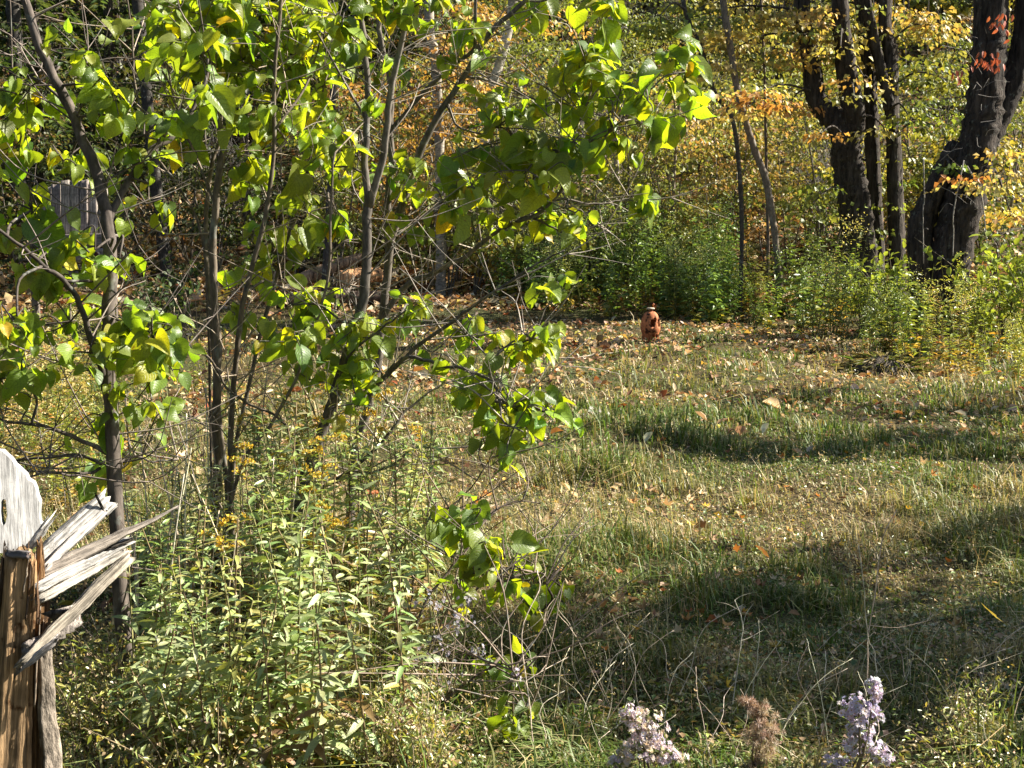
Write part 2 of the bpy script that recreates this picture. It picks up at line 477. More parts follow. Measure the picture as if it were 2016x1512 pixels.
def seed_grass():
    """fine dry stems with seed specks standing over the grass"""
    mb = MB(); n = 15000
    X, Y = scatter_view(n, 4.0, 20, 1.0)
    py = 446 + 1.6 * FPX / Y; px = CX + X / Y * FPX
    w = np.exp(-((py - 1040) / 90) ** 2) + .35 * np.exp(-((py - 1330) / 140) ** 2) + .4 * np.exp(-((py - 760) / 60) ** 2) + .5 * (px < 900) * (py > 850)
    k = rng.random(n) < w * np.clip((vnoise(X, Y, .6, 51) - .3) * 3, 0, 1)
    X, Y = X[k], Y[k]; n = len(X)
    base = np.stack([X, Y, terrain(X, Y)], 1)
    h = rng.uniform(.08, .26, n)
    a = rng.random(n) * 2 * PI; ln = np.abs(rng.normal(.3, .25, n))
    d = np.stack([np.cos(a) * ln, np.sin(a) * ln, np.ones(n)], 1)
    tip = base + d * h[:, None]
    sd = np.stack([-np.sin(a), np.cos(a), 0 * a], 1) * (.0011 * np.maximum(1, Y / 5))[:, None]
    c = jcol([(3, (.50, .41, .25)), (1, (.36, .27, .16))], n, .2, .05)
    V = np.stack([base - sd, base + sd, tip], 1).reshape(-1, 3)
    mb.add(V, np.arange(n * 3).reshape(-1, 3), np.repeat(c, 3, 0))
    m = 7
    idx = np.repeat(np.arange(n), m)
    pp_ = tip[idx] - d[idx] * (h[idx] * rng.random(n * m) * .4)[:, None] + rng.normal(0, .012, (n * m, 3))
    leaves(mb, pp_, rng.normal(0, 1, (n * m, 3)) + (0, 0, .4), rng.normal(0, 1, (n * m, 3)), .011, .0045, c[idx] * 1.1, 'd')
    tag(part('seed_grass', mb.mesh('seed_grass', M_GRASS)), 'fine tan grass seed heads hazing over the lawn', 'grass', kind='stuff')
seed_grass()

def low_weeds():
    """small broad leaves of ground plants between the grass"""
    mb = MB(); n = 60000
    X, Y = scatter_view(n, 3.8, 22, 1.05)
    k = (vnoise(X, Y, .7, 31) * .6 + vnoise(X, Y, .22, 32) * .4) > .50
    X, Y = X[k], Y[k]; n = len(X)
    pos = np.stack([X, Y, terrain(X, Y) + rng.random(n) * .05], 1)
    a = rng.random(n) * 2 * PI
    t = np.stack([np.cos(a), np.sin(a), rng.normal(.2, .4, n)], 1)
    L = rng.uniform(.012, .034, n) * np.maximum(1, Y / 9)
    leaves(mb, pos, t, np.array([0, 0, 1.0]) + rng.normal(0, .4, (n, 3)), L, L * rng.uniform(.35, .8, n),
           jcol([(3, (.12, .17, .04)), (2, (.2, .22, .06)), (2, (.38, .28, .14)), (1.5, (.20, .12, .06))], n, .25, .07), 'd')
    tag(part('low_weeds', mb.mesh('low_weeds', M_HERB)), 'small ground weeds and leaf scraps between the grass blades', 'ground cover', kind='stuff')
low_weeds()

# ------------------------------------------------------------------ fallen leaves
LITTER = [(4, (.46, .33, .19)), (2.6, (.56, .46, .31)), (1.0, (.46, .24, .08)), (3, (.20, .12, .065)), (.9, (.5, .37, .08)), (.5, (.32, .11, .045))]
def litter_on(X, Y, size, mb, lift=.03, kind='d'):
    n = len(X)
    pos = np.stack([X, Y, terrain(X, Y) + lift * rng.random(n) + .01], 1)
    a = rng.random(n) * 2 * PI
    t = np.stack([np.cos(a), np.sin(a), rng.normal(.05, .35, n)], 1)
    nr = np.stack([rng.normal(0, .5, n), rng.normal(-.1, .5, n), np.ones(n)], 1)
    L = size * np.exp(rng.normal(0, .3, n))
    W = L * rng.uniform(.4, .8, n)
    C = jcol(LITTER, n, .25, .06)
    for kk, sel in (('m', (Y < 10) & (rng.random(n) < .5)), ('o', Y < 16), ('d', Y >= 16)):
        if kk == 'm': mm = sel
        else: sel = sel & ~mm
        if sel.any():
            leaves(mb, pos[sel], t[sel], nr[sel], L[sel], W[sel], C[sel], kk, droop=rng.normal(0, .22, (int(sel.sum()), 1)), fold=.3 * rng.random() + .2 if kk == 'm' else .35)

mb = MB()
X, Y = scatter_view(52000, 4.2, 27, .35)
lit = vnoise(X, Y, 1.0, 21) * .55 + vnoise(X, Y, .3, 22) * .45
pr = np.clip((lit - .42) * 5.5, 0.03, 1.4) * np.interp(Y, [4, 8, 12, 17, 20, 27], [.07, .08, .2, .75, 1, 1])
k = rng.random(len(X)) < pr
litter_on(X[k], Y[k], .042 + .0017 * Y[k], mb, .03)
X = rng.uniform(-16, 17, 60000); Y = 24 + 26 * rng.random(60000) ** 1.2
k = np.abs(X) < Y * .41
litter_on(X[k], Y[k], .13, mb, .06)
tag(part('leaf_litter', mb.mesh('leaf_litter', M_DEAD)), 'tan, orange and brown fallen leaves strewn over grass and wooded slope', 'fallen leaves', kind='stuff')

# ------------------------------------------------------------------ broad heart-shaped leaf meshes
VR = np.array([0, .12, .28, .45, .62, .8, .92, 1.0])
HW = np.array([.13, .33, .42, .405, .325, .18, .07, 0.0])
def big_leaf_mesh(seed, L=1.0):
    lr = np.random.default_rng(seed)
    fold, bend = lr.uniform(.05, .75), lr.uniform(.2, 1.9)
    wav, ph, asym = lr.uniform(.02, .12), lr.uniform(0, 6), lr.uniform(.75, 1.2)
    wide = lr.uniform(.82, 1.12)
    twist = lr.normal(0, .45)
    us = np.array([-1, -.5, 0, .5, 1])
    V, UV = [], []
    stem = .28
    for v, h in zip(VR, HW):
        ang = bend * v ** 1.3
        # centre line bends downwards
        cy = stem + math.sin(ang) / max(bend, .01) if bend > .05 else stem + v
        cz = -(1 - math.cos(ang)) / max(bend, .01)
        for u in us:
            x = u * h * wide * (asym if u > 0 else 1)
            sweep = -.14 * u * u * (1 - v) ** 3
            z = fold * abs(x) * .9 + wav * math.sin(v * 10 + ph + u) * u * u
            c, s = math.cos(twist * v), math.sin(twist * v)
            x2, z2 = x * c - z * s, x * s + z * c
            yb = cy + sweep * math.cos(ang) + z2 * math.sin(ang) * .6
            V.append((x2, yb, cz + z2 * math.cos(ang) - sweep * math.sin(ang)))
            UV.append((u * .5 + .5, v))
    F = []
    for r in range(len(VR) - 1):
        for c in range(4):
            F.append((r * 5 + c, r * 5 + c + 1, r * 5 + c + 6, r * 5 + c + 5))
    nb = len(V)
    for (y, w) in ((0, .012), (stem * .6, .01), (stem + .02, .012)):   # petiole
        for q in range(3):
            V.append((w * math.cos(q * 2.09), y, w * math.sin(q * 2.09) + .03 * (y / stem) * (1 - y / stem))); UV.append((.5, 0))
    for r in range(2):
        for q in range(3):
            F.append((nb + r * 3 + q, nb + r * 3 + (q + 1) % 3, nb + r * 3 + 3 + (q + 1) % 3, nb + r * 3 + 3 + q))
    me = bpy.data.meshes.new('heart_leaf')
    me.from_pydata([tuple(c * L for c in p) for p in V], [], F)
    uvl = me.uv_layers.new(name='UVMap')
    for lp in me.loops:
        uvl.data[lp.index].uv = UV[lp.vertex_index]
    at = me.color_attributes.new('Col', 'FLOAT_COLOR', 'POINT')
    at.data.foreach_set('color', np.ones(len(V) * 4, np.float32))
    me.polygons.foreach_set('use_smooth', [True] * len(F))
    me.materials.append(M_LEAF)
    me.update()
    return me
HEART = [big_leaf_mesh(100 + q) for q in range(24)]

def merged_leaves(placed):
    V, F, UV, C, o = [], [], [], [], 0
    for (L, hi_, c, mt) in placed:
        me = HEART[hi_]; n = len(me.vertices)
        co = np.empty(n * 3, np.float32); me.vertices.foreach_get('co', co)
        M = np.array(mt); V.append(co.reshape(-1, 3) @ M[:3, :3].T + M[:3, 3])
        li = np.empty(len(me.loops), np.int32); me.loops.foreach_get('vertex_index', li); F.append(li.reshape(-1, 4) + o)
        uv = np.empty(len(me.loops) * 2, np.float32); me.uv_layers[0].data.foreach_get('uv', uv); UV.append(uv)
        C.append(np.tile(c, (n, 1))); o += n
    mb = MB(); mb.add(np.concatenate(V), np.concatenate(F), np.concatenate(C))
    me = mb.mesh('small_leaves', M_LEAF, True)
    me.uv_layers.new(name='UVMap').data.foreach_set('uv', np.concatenate(UV))
    return me

def frame(t, n):
    """matrix with +Y along t and +Z near n"""
    t = Vector(t).normalized(); n = Vector(n)
    x = t.cross(n)
    if x.length < 1e-4: x = t.orthogonal()
    x.normalize(); z = x.cross(t)
    return Matrix((x, t, z)).transposed()

# ------------------------------------------------------------------ broad-leaved shrubs
class Skeleton:
    """stems and branches drawn from pixel outlines, each at its own distance"""
    def __init__(self, Y):
        self.Y = Y
        self.px = np.zeros((0, 2)); self.P = np.zeros((0, 3)); self.items = []
    def near(self, px, py):
        d = ((self.px - (px, py)) ** 2 * (1, .6)).sum(1)
        return int(d.argmin())
    def stem(self, pts, w, dY=(0, 0), ground=True, name='stem', sides=9, join=False):
        """pts pixel list base to tip; w (base, tip) widths in pixels; dY depth offset base->tip"""
        n = len(pts)
        if join and len(self.px):
            y0 = self.P[self.near(*pts[0])][1]; y1 = y0 + dY[1]
        else:
            y0, y1 = self.Y + dY[0], self.Y + dY[1]
        Ys = [y0 + (y1 - y0) * k / max(1, n - 1) for k in range(n)]
        pp = [P(p[0], p[1], yy) for p, yy in zip(pts, Ys)]
        w0, w1 = w[0] * .74 / FPX * y0 / 2, w[1] * .74 / FPX * y1 / 2
        if ground:
            g = pp[0].copy(); g.z = float(terrain(g.x, g.y)) - .03
            if pp[0].z - g.z > .05:
                g.x += (pp[0].x - pp[1].x) * .3
                pp = [g] + pp
        path = smooth_path(pp, 5)
        wig = np.cumsum(rng.normal(0, .0028, path.shape), 0)
        wig -= np.linspace(0, 1, len(path))[:, None] * wig[-1]
        path = path + wig
        self.items.append((name, path, (w0, (w0 + w1) * .52, w1), sides))
        self.add_samples(path)
        return self
    def add_samples(self, path):
        q = np.array([to_px(p) for p in path])
        self.px = np.vstack([self.px, q]); self.P = np.vstack([self.P, path])

def to_px(p):
    x, y, z = p[0], p[1], p[2] - CAM_H
    f = y * math.cos(PITCH) - z * math.sin(PITCH)
    u = y * math.sin(PITCH) + z * math.cos(PITCH)
    return (CX + FPX * x / f, CY - FPX * u / f)

LEAFGREEN = [(6, (.18, .255, .05)), (3, (.24, .30, .05)), (.7, (.34, .35, .04)), (1.8, (.12, .19, .05)), (.12, (.46, .36, .04))]
def build_shrub(label, sk, clusters, leaf_m=.095, bark=(.12, .10, .085), cols=LEAFGREEN, group=None, spread=1.0, name='heart_leaved_shrub', twigs=0):
    base = Vector(sk.items[0][1][0])
    root = thing(name, label, 'shrub', base, group)
    for q, (nm, path, rad, sides) in enumerate(sk.items):
        mb = MB(); tube(mb, path, rad, sides, rough=.05, seed=q, ridges=.03)
        k = float(np.exp(rng.normal(0, .15)))
        part(nm, mb.mesh(nm, M_TWIG, True, base), root, tuple(c * k for c in bark))
    tw = MB(); nleaf = 0
    cc = jcol(cols, 900, .16, .07)
    placed = []
    fine = []
    for (px, py, rx, ry, n) in clusters:
        n = max(1, int(round(n * (4.2 if py < 180 else 3.1) * spread)))
        ia = sk.near(px, py)
        A = sk.P[ia]
        Y = A[1] + rng.normal(0, .16)
        C = np.array(P(px, py, Y)); m = Y / FPX
        ext = np.array([rx * m, max(rx, ry) * m * .9, ry * m])
        dist = np.linalg.norm(C - A)
        hub = C - ext * (.35, 0, .35) * np.sign(C - A) if dist > .12 else A
        if dist > .1:
            mid = (A + hub) / 2 + rng.normal(0, .03, 3) + (0, 0, .03)
            tube(tw, smooth_path([A, mid, hub], 4), (.0055, .0035), 5, col=bark)
        left = n
        while left > 0:
            k = min(left, int(rng.integers(3, 8)))
            left -= k
            e = C + ext * rng.normal(0, .75, 3).clip(-1.5, 1.5)
            s = hub if rng.random() < .6 else hub + (C - hub) * rng.random()
            mid = (s + e) / 2 + rng.normal(0, .025, 3) + (0, 0, .02)
            path = smooth_path([s, mid, e], 5)
            tube(tw, path, (.0032, .0016), 4, col=bark, cap=False)
            fine.append(path)
            d = nrm(path[-1] - path[0])
            for a in range(k):
                f = 1 - (a // 2) * (.8 / max(1, (k + 1) // 2)) * rng.uniform(.8, 1.1)
                f = max(.15, f)
                p = path[min(len(path) - 1, int(f * (len(path) - 1)))]
                sd = nrm(np.cross(d, (0, 0, 1)) + rng.normal(0, .25, 3)) * (1 if a % 2 else -1)
                t = sd * .75 + d * .45 + np.array([0, 0, -rng.uniform(.15, 1.1)]) + rng.normal(0, .2, 3)
                nn = np.array([.25, -.45, .8]) + rng.normal(0, .45, 3)
                L = leaf_m * .61 * math.exp(rng.normal(0, .26))
                mt = Matrix.Translation(Vector(p) - base) @ frame(t, nn).to_4x4() @ Matrix.Diagonal((L, L, L, 1))
                placed.append((L, int(rng.integers(len(HEART))), cc[nleaf % 900], mt))
                nleaf += 1
    placed.sort(key=lambda z: -z[0])
    for (L, hi_, c, mt) in placed[:300]:
        part('leaf', HEART[hi_], root, c, mat=mt)
    if len(placed) > 300:
        part('small_leaves', merged_leaves(placed[300:]), root, (1, 1, 1), 'stuff')
    # bare side twigs
    for q in range(twigs * 3):
        A = sk.P[int(rng.integers(len(sk.P)))]
        l = rng.uniform(.12, .6)
        d = nrm(np.array([rng.normal(0, .8), rng.normal(0, .6), rng.uniform(.1, 1)]))
        e = A + d * l; mid = A + d * l * .5 + rng.normal(0, .03, 3)
        tc_ = np.array(bark) * rng.uniform(1.2, 3.2)
        tube(tw, smooth_path([A, mid, e], 4), (.0033, .0013), 4, col=tc_, cap=False)
        for w_ in range(2):
            e2 = mid + nrm(d + rng.normal(0, .7, 3)) * l * rng.uniform(.3, .7)
            tube(tw, smooth_path([mid, (mid + e2) / 2 + rng.normal(0, .012, 3), e2], 3), (.002, .0009), 3, col=tc_, cap=False)
    if tw.n:
        part('twigs', tw.mesh('twigs', M_TWIG, False, base), root, (1, 1, 1), 'stuff')
    return root

# left shrub, nearest the post
s = Skeleton(4.9)
s.stem([(285, 1445), (262, 1350), (240, 1200), (226, 1000), (219, 850), (212, 700), (211, 600), (216, 510), (212, 430), (198, 380), (168, 300), (140, 218), (95, 140), (65, 60), (42, -40), (20, -160)], (48, 20), (-.2, .15))
s.stem([(205, 770), (182, 690), (157, 600), (118, 545), (60, 500), (-20, 440)], (20, 8), (0, -.3), False, 'branch', 7, True)
s.stem([(210, 440), (245, 365), (292, 300), (333, 270), (372, 225), (400, 150), (410, 60)], (20, 7), (0, .3), False, 'branch', 7, True)
s.stem([(205, 890), (150, 862), (100, 845), (0, 825), (-60, 800)], (14, 5), (0, -.2), False, 'branch', 6, True)
s.stem([(200, 915), (150, 890), (50, 905), (-40, 900)], (10, 4), (0, .25), False, 'branch', 6, True)
s.stem([(197, 922), (150, 935), (90, 930), (30, 950)], (9, 4), (0, -.25), False, 'branch', 6, True)
s.stem([(232, 912), (268, 903), (300, 916), (350, 905)], (9, 4), (0, .2), False, 'branch', 6, True)
s.stem([(150, 240), (110, 180), (60, 150), (0, 130)], (10, 4), (0, .3), False, 'branch', 6, True)
s.stem([(216, 620), (260, 660), (310, 690), (340, 730)], (9, 4), (0, -.3), False, 'branch', 6, True)
build_shrub('tall heart-leaved shrub with one dark bare trunk beside the splintered post', s, [
    (40, 190, 70, 60, 13), (30, 260, 50, 50, 9), (40, 395, 65, 50, 9), (120, 320, 60, 50, 6), (170, 110, 60, 60, 6), (225, 205, 45, 60, 8),
    (60, 525, 80, 40, 10), (140, 545, 60, 35, 7), (115, 650, 70, 50, 9), (60, 730, 60, 50, 7), (245, 640, 60, 45, 12), (320, 650, 60, 50, 11),
    (285, 745, 55, 45, 8), (225, 830, 50, 40, 5), (290, 850, 50, 45, 5), (225, 925, 35, 30, 3), (170, 500, 50, 25, 4), (245, 500, 30, 25, 2),
    (300, 410, 35, 25, 4), (300, 250, 50, 50, 6), (190, 680, 40, 40, 5), (20, 640, 40, 50, 5), (380, 130, 50, 60, 9), (260, 350, 40, 30, 3)],
    .105, (.085, .07, .06), twigs=26)

# clump of upright stems left of centre
s = Skeleton(6.2)
s.stem([(425, 1040), (430, 850), (432, 700), (428, 600), (425, 480), (430, 400), (446, 300), (440, 260), (430, 200), (430, 120), (435, 40), (446, -120)], (26, 11), (0, -.1))
s.stem([(446, 1040), (440, 880), (424, 750), (414, 600), (405, 480), (410, 380), (420, 300), (431, 250), (410, 120), (380, 20), (350, -90)], (16, 8), (.15, .3))
s.stem([(458, 1040), (462, 850), (472, 700), (492, 580), (530, 440), (541, 312), (544, 140), (555, 17), (570, -120)], (17, 9), (-.15, -.2))
s.stem([(420, 1040), (415, 700), (400, 462), (347, 361), (312, 305), (267, 167), (262, 60), (240, -60)], (9, 4), (.2, .4), sides=6)
s.stem([(450, 1050), (470, 850), (520, 640), (560, 500), (610, 330), (640, 180), (650, 40), (660, -100)], (12, 7), (.3, .5), sides=7)
s.stem([(330, 702), (389, 695), (417, 712), (441, 761), (486, 789), (535, 809), (570, 844), (590, 907), (592, 1000)][::-1], (9, 5), (-.3, -.3), sides=6)
s.stem([(440, 1050), (480, 900), (540, 820), (600, 700), (640, 560), (645, 420), (660, 300)], (12, 6), (-.3, -.4), sides=7)
s.stem([(428, 420), (390, 330), (350, 230), (330, 130)], (8, 4), (0, .3), False, 'branch', 6, True)
s.stem([(545, 250), (590, 180), (620, 100), (640, 20)], (8, 4), (0, .3), False, 'branch', 6, True)
s.stem([(432, 200), (470, 130), (500, 60), (520, -40)], (8, 4), (0, -.3), False, 'branch', 6, True)
build_shrub('clump of slender upright stems with yellow-green heart leaves, left of centre', s, [
    (430, 35, 90, 45, 26), (360, 60, 60, 60, 15), (500, 70, 70, 70, 22), (600, 40, 80, 50, 20), (440, 110, 80, 60, 16), (560, 140, 60, 50, 12),
    (540, 255, 45, 45, 8), (588, 378, 28, 28, 3), (440, 220, 60, 50, 8), (345, 285, 40, 30, 5), (470, 340, 55, 50, 7), (560, 480, 60, 40, 11),
    (605, 500, 30, 35, 4), (440, 622, 40, 24, 4), (620, 190, 50, 60, 9), (330, 170, 45, 45, 7), (480, 560, 40, 30, 3), (650, 110, 40, 50, 8),
    (640, 420, 50, 40, 6), (500, 200, 50, 40, 6), (620, 300, 50, 40, 5)],
    .115, (.13, .105, .08), twigs=40)

# forked shrub in the middle
s = Skeleton(5.8)
s.stem([(545, 1170), (562, 1080), (600, 960), (630, 870), (660, 790), (682, 710), (700, 650), (716, 590), (722, 480), (724, 400)], (34, 24), (0, .1))
s.stem([(724, 408), (718, 300), (722, 200), (712, 100), (700, 0), (690, -120)], (20, 11), (0, .1), False, 'branch', 8, True)
s.stem([(727, 408), (755, 300), (768, 200), (786, 100), (812, 0), (835, -120)], (20, 11), (0, -.2), False, 'branch', 8, True)
s.stem([(705, 800), (757, 740), (806, 691), (854, 653), (903, 622), (934, 598), (1007, 556), (1059, 521), (1111, 493)], (14, 4), (0, -.4), False, 'branch', 7, True)
s.stem([(760, 735), (800, 703), (868, 714), (924, 733), (959, 752), (974, 790), (985, 830), (1030, 850)], (11, 4), (0, -.35), False, 'branch', 7, True)
s.stem([(960, 752), (963, 715), (975, 690), (1010, 665), (1059, 639), (1077, 604), (1108, 577)], (7, 3), (0, .1), False, 'branch', 6, True)
s.stem([(975, 790), (1010, 800), (1060, 800), (1090, 830)], (6, 3), (0, .1), False, 'branch', 6, True)
s.stem([(640, 850), (660, 760), (690, 690), (760, 640), (800, 610)], (9, 4), (0, -.3), False, 'branch', 6, True)
s.stem([(600, 960), (640, 960), (722, 903), (778, 837), (799, 809), (847, 778), (890, 750)], (13, 4), (0, .2), False, 'branch', 7, True)
s.stem([(690, 925), (726, 931), (781, 913), (823, 882), (875, 884), (931, 879), (968, 856)], (8, 3), (0, .2), False, 'branch', 6, True)
s.stem([(720, 240), (690, 180), (650, 120), (620, 60)], (8, 4), (0, .2), False, 'branch', 6, True)
build_shrub('forked shrub in the middle, its drooping leafy side branch over the grass', s, [
    (640, 600, 55, 45, 10), (600, 650, 60, 35, 10), (705, 640, 50, 45, 11), (790, 620, 50, 40, 8), (730, 715, 55, 45, 10), (600, 740, 40, 30, 4),
    (930, 668, 38, 26, 8), (1030, 680, 50, 34, 12), (1085, 685, 30, 30, 4), (960, 760, 55, 35, 13), (1005, 795, 70, 40, 20), (1062, 820, 45, 45, 13),
    (1010, 850, 55, 35, 10), (852, 722, 20, 20, 2), (910, 790, 45, 35, 8), (1075, 568, 26, 18, 4), (690, 290, 40, 50, 6), (640, 350, 50, 60, 7),
    (700, 40, 60, 50, 9), (650, 60, 40, 50, 6), (800, 10, 60, 22, 9), (745, 205, 25, 22, 3), (560, 590, 40, 30, 5), (660, 700, 50, 40, 6), (690, 790, 40, 30, 4)],
    .105, (.115, .10, .085), twigs=30)

# leaning shrub behind the forked one, reaching to the right
s = Skeleton(6.9)
s.stem([(690, 1040), (700, 900), (740, 760), (755, 640), (765, 500), (762, 420), (770, 330), (766, 250), (765, 150), (748, 60), (742, -100)], (27, 12), (0, .1))
s.stem([(766, 480), (781, 427), (799, 375), (825, 300), (868, 212), (917, 139), (960, 62), (1028, 3), (1080, -60)], (24, 9), (0, -.1), False, 'branch', 8, True)
s.stem([(768, 260), (816, 198), (875, 135), (924, 97), (931, 52), (940, -60)], (13, 8), (0, -.25), False, 'branch', 7, True)
s.stem([(745, 640), (799, 563), (854, 535), (910, 504), (948, 476), (1007, 437), (1077, 406), (1130, 330), (1150, 288), (1190, 268), (1230, 235)], (15, 5), (0, -.6), False, 'branch', 7, True)
s.stem([(1010, 437), (1045, 431), (1090, 448), (1125, 465), (1202, 458)], (7, 3), (0, -.1), False, 'branch', 6, True)
s.stem([(1060, 412), (1100, 390), (1160, 400), (1220, 395), (1260, 380)], (7, 3), (0, .2), False, 'branch', 6, True)
s.stem([(1040, 420), (1049, 337), (1090, 300), (1122, 270), (1160, 180), (1150, 110)], (7, 3), (0, .1), False, 'branch', 6, True)
s.stem([(1190, 268), (1250, 200), (1310, 150), (1350, 140)], (6, 3), (0, .1), False, 'branch', 6, True)
s.stem([(910, 150), (960, 160), (1010, 178), (1060, 200), (1080, 230)], (8, 3), (0, -.2), False, 'branch', 6, True)
s.stem([(880, 210), (900, 250), (940, 262), (1010, 268)], (7, 3), (0, -.2), False, 'branch', 6, True)
s.stem([(1028, 3), (1080, 0), (1140, -10), (1190, 10)], (7, 3), (0, 0), False, 'branch', 6, True)
s.stem([(770, 380), (820, 370), (860, 400), (900, 410)], (7, 3), (0, -.2), False, 'branch', 6, True)
build_shrub('leaning shrub whose long limb carries broad leaves out to the right', s, [
    (820, 330, 50, 30, 5), (860, 330, 25, 25, 2), (880, 390, 65, 40, 12), (1000, 235, 65, 45, 14), (1000, 315, 80, 40, 22), (1100, 300, 80, 50, 24),
    (1140, 108, 40, 26, 6), (1185, 135, 45, 36, 9), (1230, 165, 50, 36, 9), (1120, 205, 55, 45, 12), (1195, 245, 55, 50, 12), (1320, 118, 45, 22, 6),
    (1335, 175, 40, 40, 9), (1285, 215, 26, 45, 5), (1055, 430, 50, 36, 9), (1000, 440, 30, 30, 4), (1120, 425, 36, 18, 4), (1250, 398, 36, 24, 6),
    (795, 440, 26, 18, 2), (935, 60, 36, 36, 5), (1190, 25, 36, 45, 8), (1070, 18, 45, 25, 6), (740, 120, 30, 30, 3), (1060, 350, 60, 40, 8), (950, 380, 40, 30, 5), (880, 60, 40, 40, 4)],
    .12, (.135, .115, .095), twigs=36)

# low shoots at the foot of the shrubs, right side
s = Skeleton(5.0)
s.stem([(800, 1290), (840, 1180), (880, 1120), (920, 1060), (960, 1010), (1010, 985), (1060, 990)], (9, 3), (0, .3), sides=6)
s.stem([(840, 1290), (900, 1210), (950, 1150), (1000, 1140), (1060, 1130), (1080, 1160)], (8, 3), (-.1, .2), sides=6)
s.stem([(880, 1380), (940, 1330), (1000, 1310), (1030, 1380), (1040, 1420)], (7, 3), (-.5, -.6), sides=6)
s.stem([(790, 1280), (820, 1150), (800, 1090), (860, 1030), (930, 960), (968, 900)], (7, 3), (.2, .5), sides=6)
build_shrub('low arching leafy shoots over the grass right of the weeds', s, [
    (925, 1020, 45, 25, 8), (945, 1065, 40, 30, 7), (985, 1085, 30, 30, 4), (945, 1120, 35, 25, 5), (1015, 1150, 45, 35, 9), (1070, 1150, 40, 40, 7),
    (1060, 1215, 22, 36, 3), (960, 1300, 35, 25, 4), (1025, 1335, 36, 36, 5), (1030, 1400, 36, 30, 4), (850, 1025, 26, 18, 2), (900, 1160, 35, 25, 3)],
    .095, (.09, .07, .055), twigs=24)

# ------------------------------------------------------------------ woods: trees with crowns
YEL = [(4, (.46, .35, .10)), (3, (.36, .32, .10)), (1.5, (.54, .41, .17)), (2.6, (.22, .25, .07))]
ORA = [(4, (.50, .29, .09)), (2.5, (.56, .40, .13)), (1, (.40, .18, .06)), (2, (.48, .41, .10))]
YGR = [(4, (.26, .29, .05)), (3, (.15, .20, .04)), (2, (.42, .38, .07)), (1, (.10, .14, .03))]
DGR = [(4, (.045, .075, .02)), (3, (.07, .10, .03)), (1, (.14, .16, .05))]
BRO = [(3, (.34, .18, .06)), (2, (.22, .12, .05)), (2, (.42, .28, .10)), (1, (.16, .18, .05))]

def sprays(mb, C, ext, n, size, cols, flat=.35, kind='d', per=38, rs=1.0):
    """leaves grouped in flattened sprays inside an ellipsoid"""
    k = max(1, int(n / per))
    C, ext = np.asarray(C, float), np.asarray(ext, float)
    u = nrm(rng.normal(0, 1, (k, 3))) * rng.random((k, 1)) ** .45
    cs = C + u * ext
    r = (.28 + .3 * rng.random(k)) * rs
    idx = np.repeat(np.arange(k), per)
    a = rng.random(len(idx)) * 2 * PI
    rr = np.sqrt(rng.random(len(idx))) * r[idx]
    off = np.stack([np.cos(a) * rr, np.sin(a) * rr, rng.normal(0, .35, len(idx)) * rr * flat - rr * rr * .35], 1)
    pos = cs[idx] + off
    t = np.stack([np.cos(a), np.sin(a), -rng.uniform(.2, 1.2, len(idx))], 1) + rng.normal(0, .35, (len(idx), 3))
    nr = np.array([0, 0, 1.0]) + rng.normal(0, .55, (len(idx), 3))
    L = size * np.exp(rng.normal(0, .22, len(idx)))
    ck = jcol(cols, k, .12, .06)[idx] * np.exp(rng.normal(0, .2, (len(idx), 1)))
    leaves(mb, pos, t, nr, L, L * rng.uniform(.6, .95, len(idx)), np.clip(ck, 0, .85), kind)
    return cs

def trunk_paths(specs, Y):
    """[(pixels base..tip, (w0, w1), dY0, dY1)] -> world paths"""
    out = []
    for pts, w, d0, d1, ground in specs:
        n = len(pts)
        Ys = [Y + d0 + (d1 - d0) * q / max(1, n - 1) for q in range(n)]
        pp = [P(p[0], p[1], yy) for p, yy in zip(pts, Ys)]
        if ground:
            g = pp[0].copy(); g.z = float(terrain(g.x, g.y)) - .1
            if pp[0].z > g.z + .1: pp = [g] + pp
        out.append((smooth_path(pp, 9), (w[0] / FPX * Ys[0] / 2, w[1] / FPX * Ys[-1] / 2)))
    return out

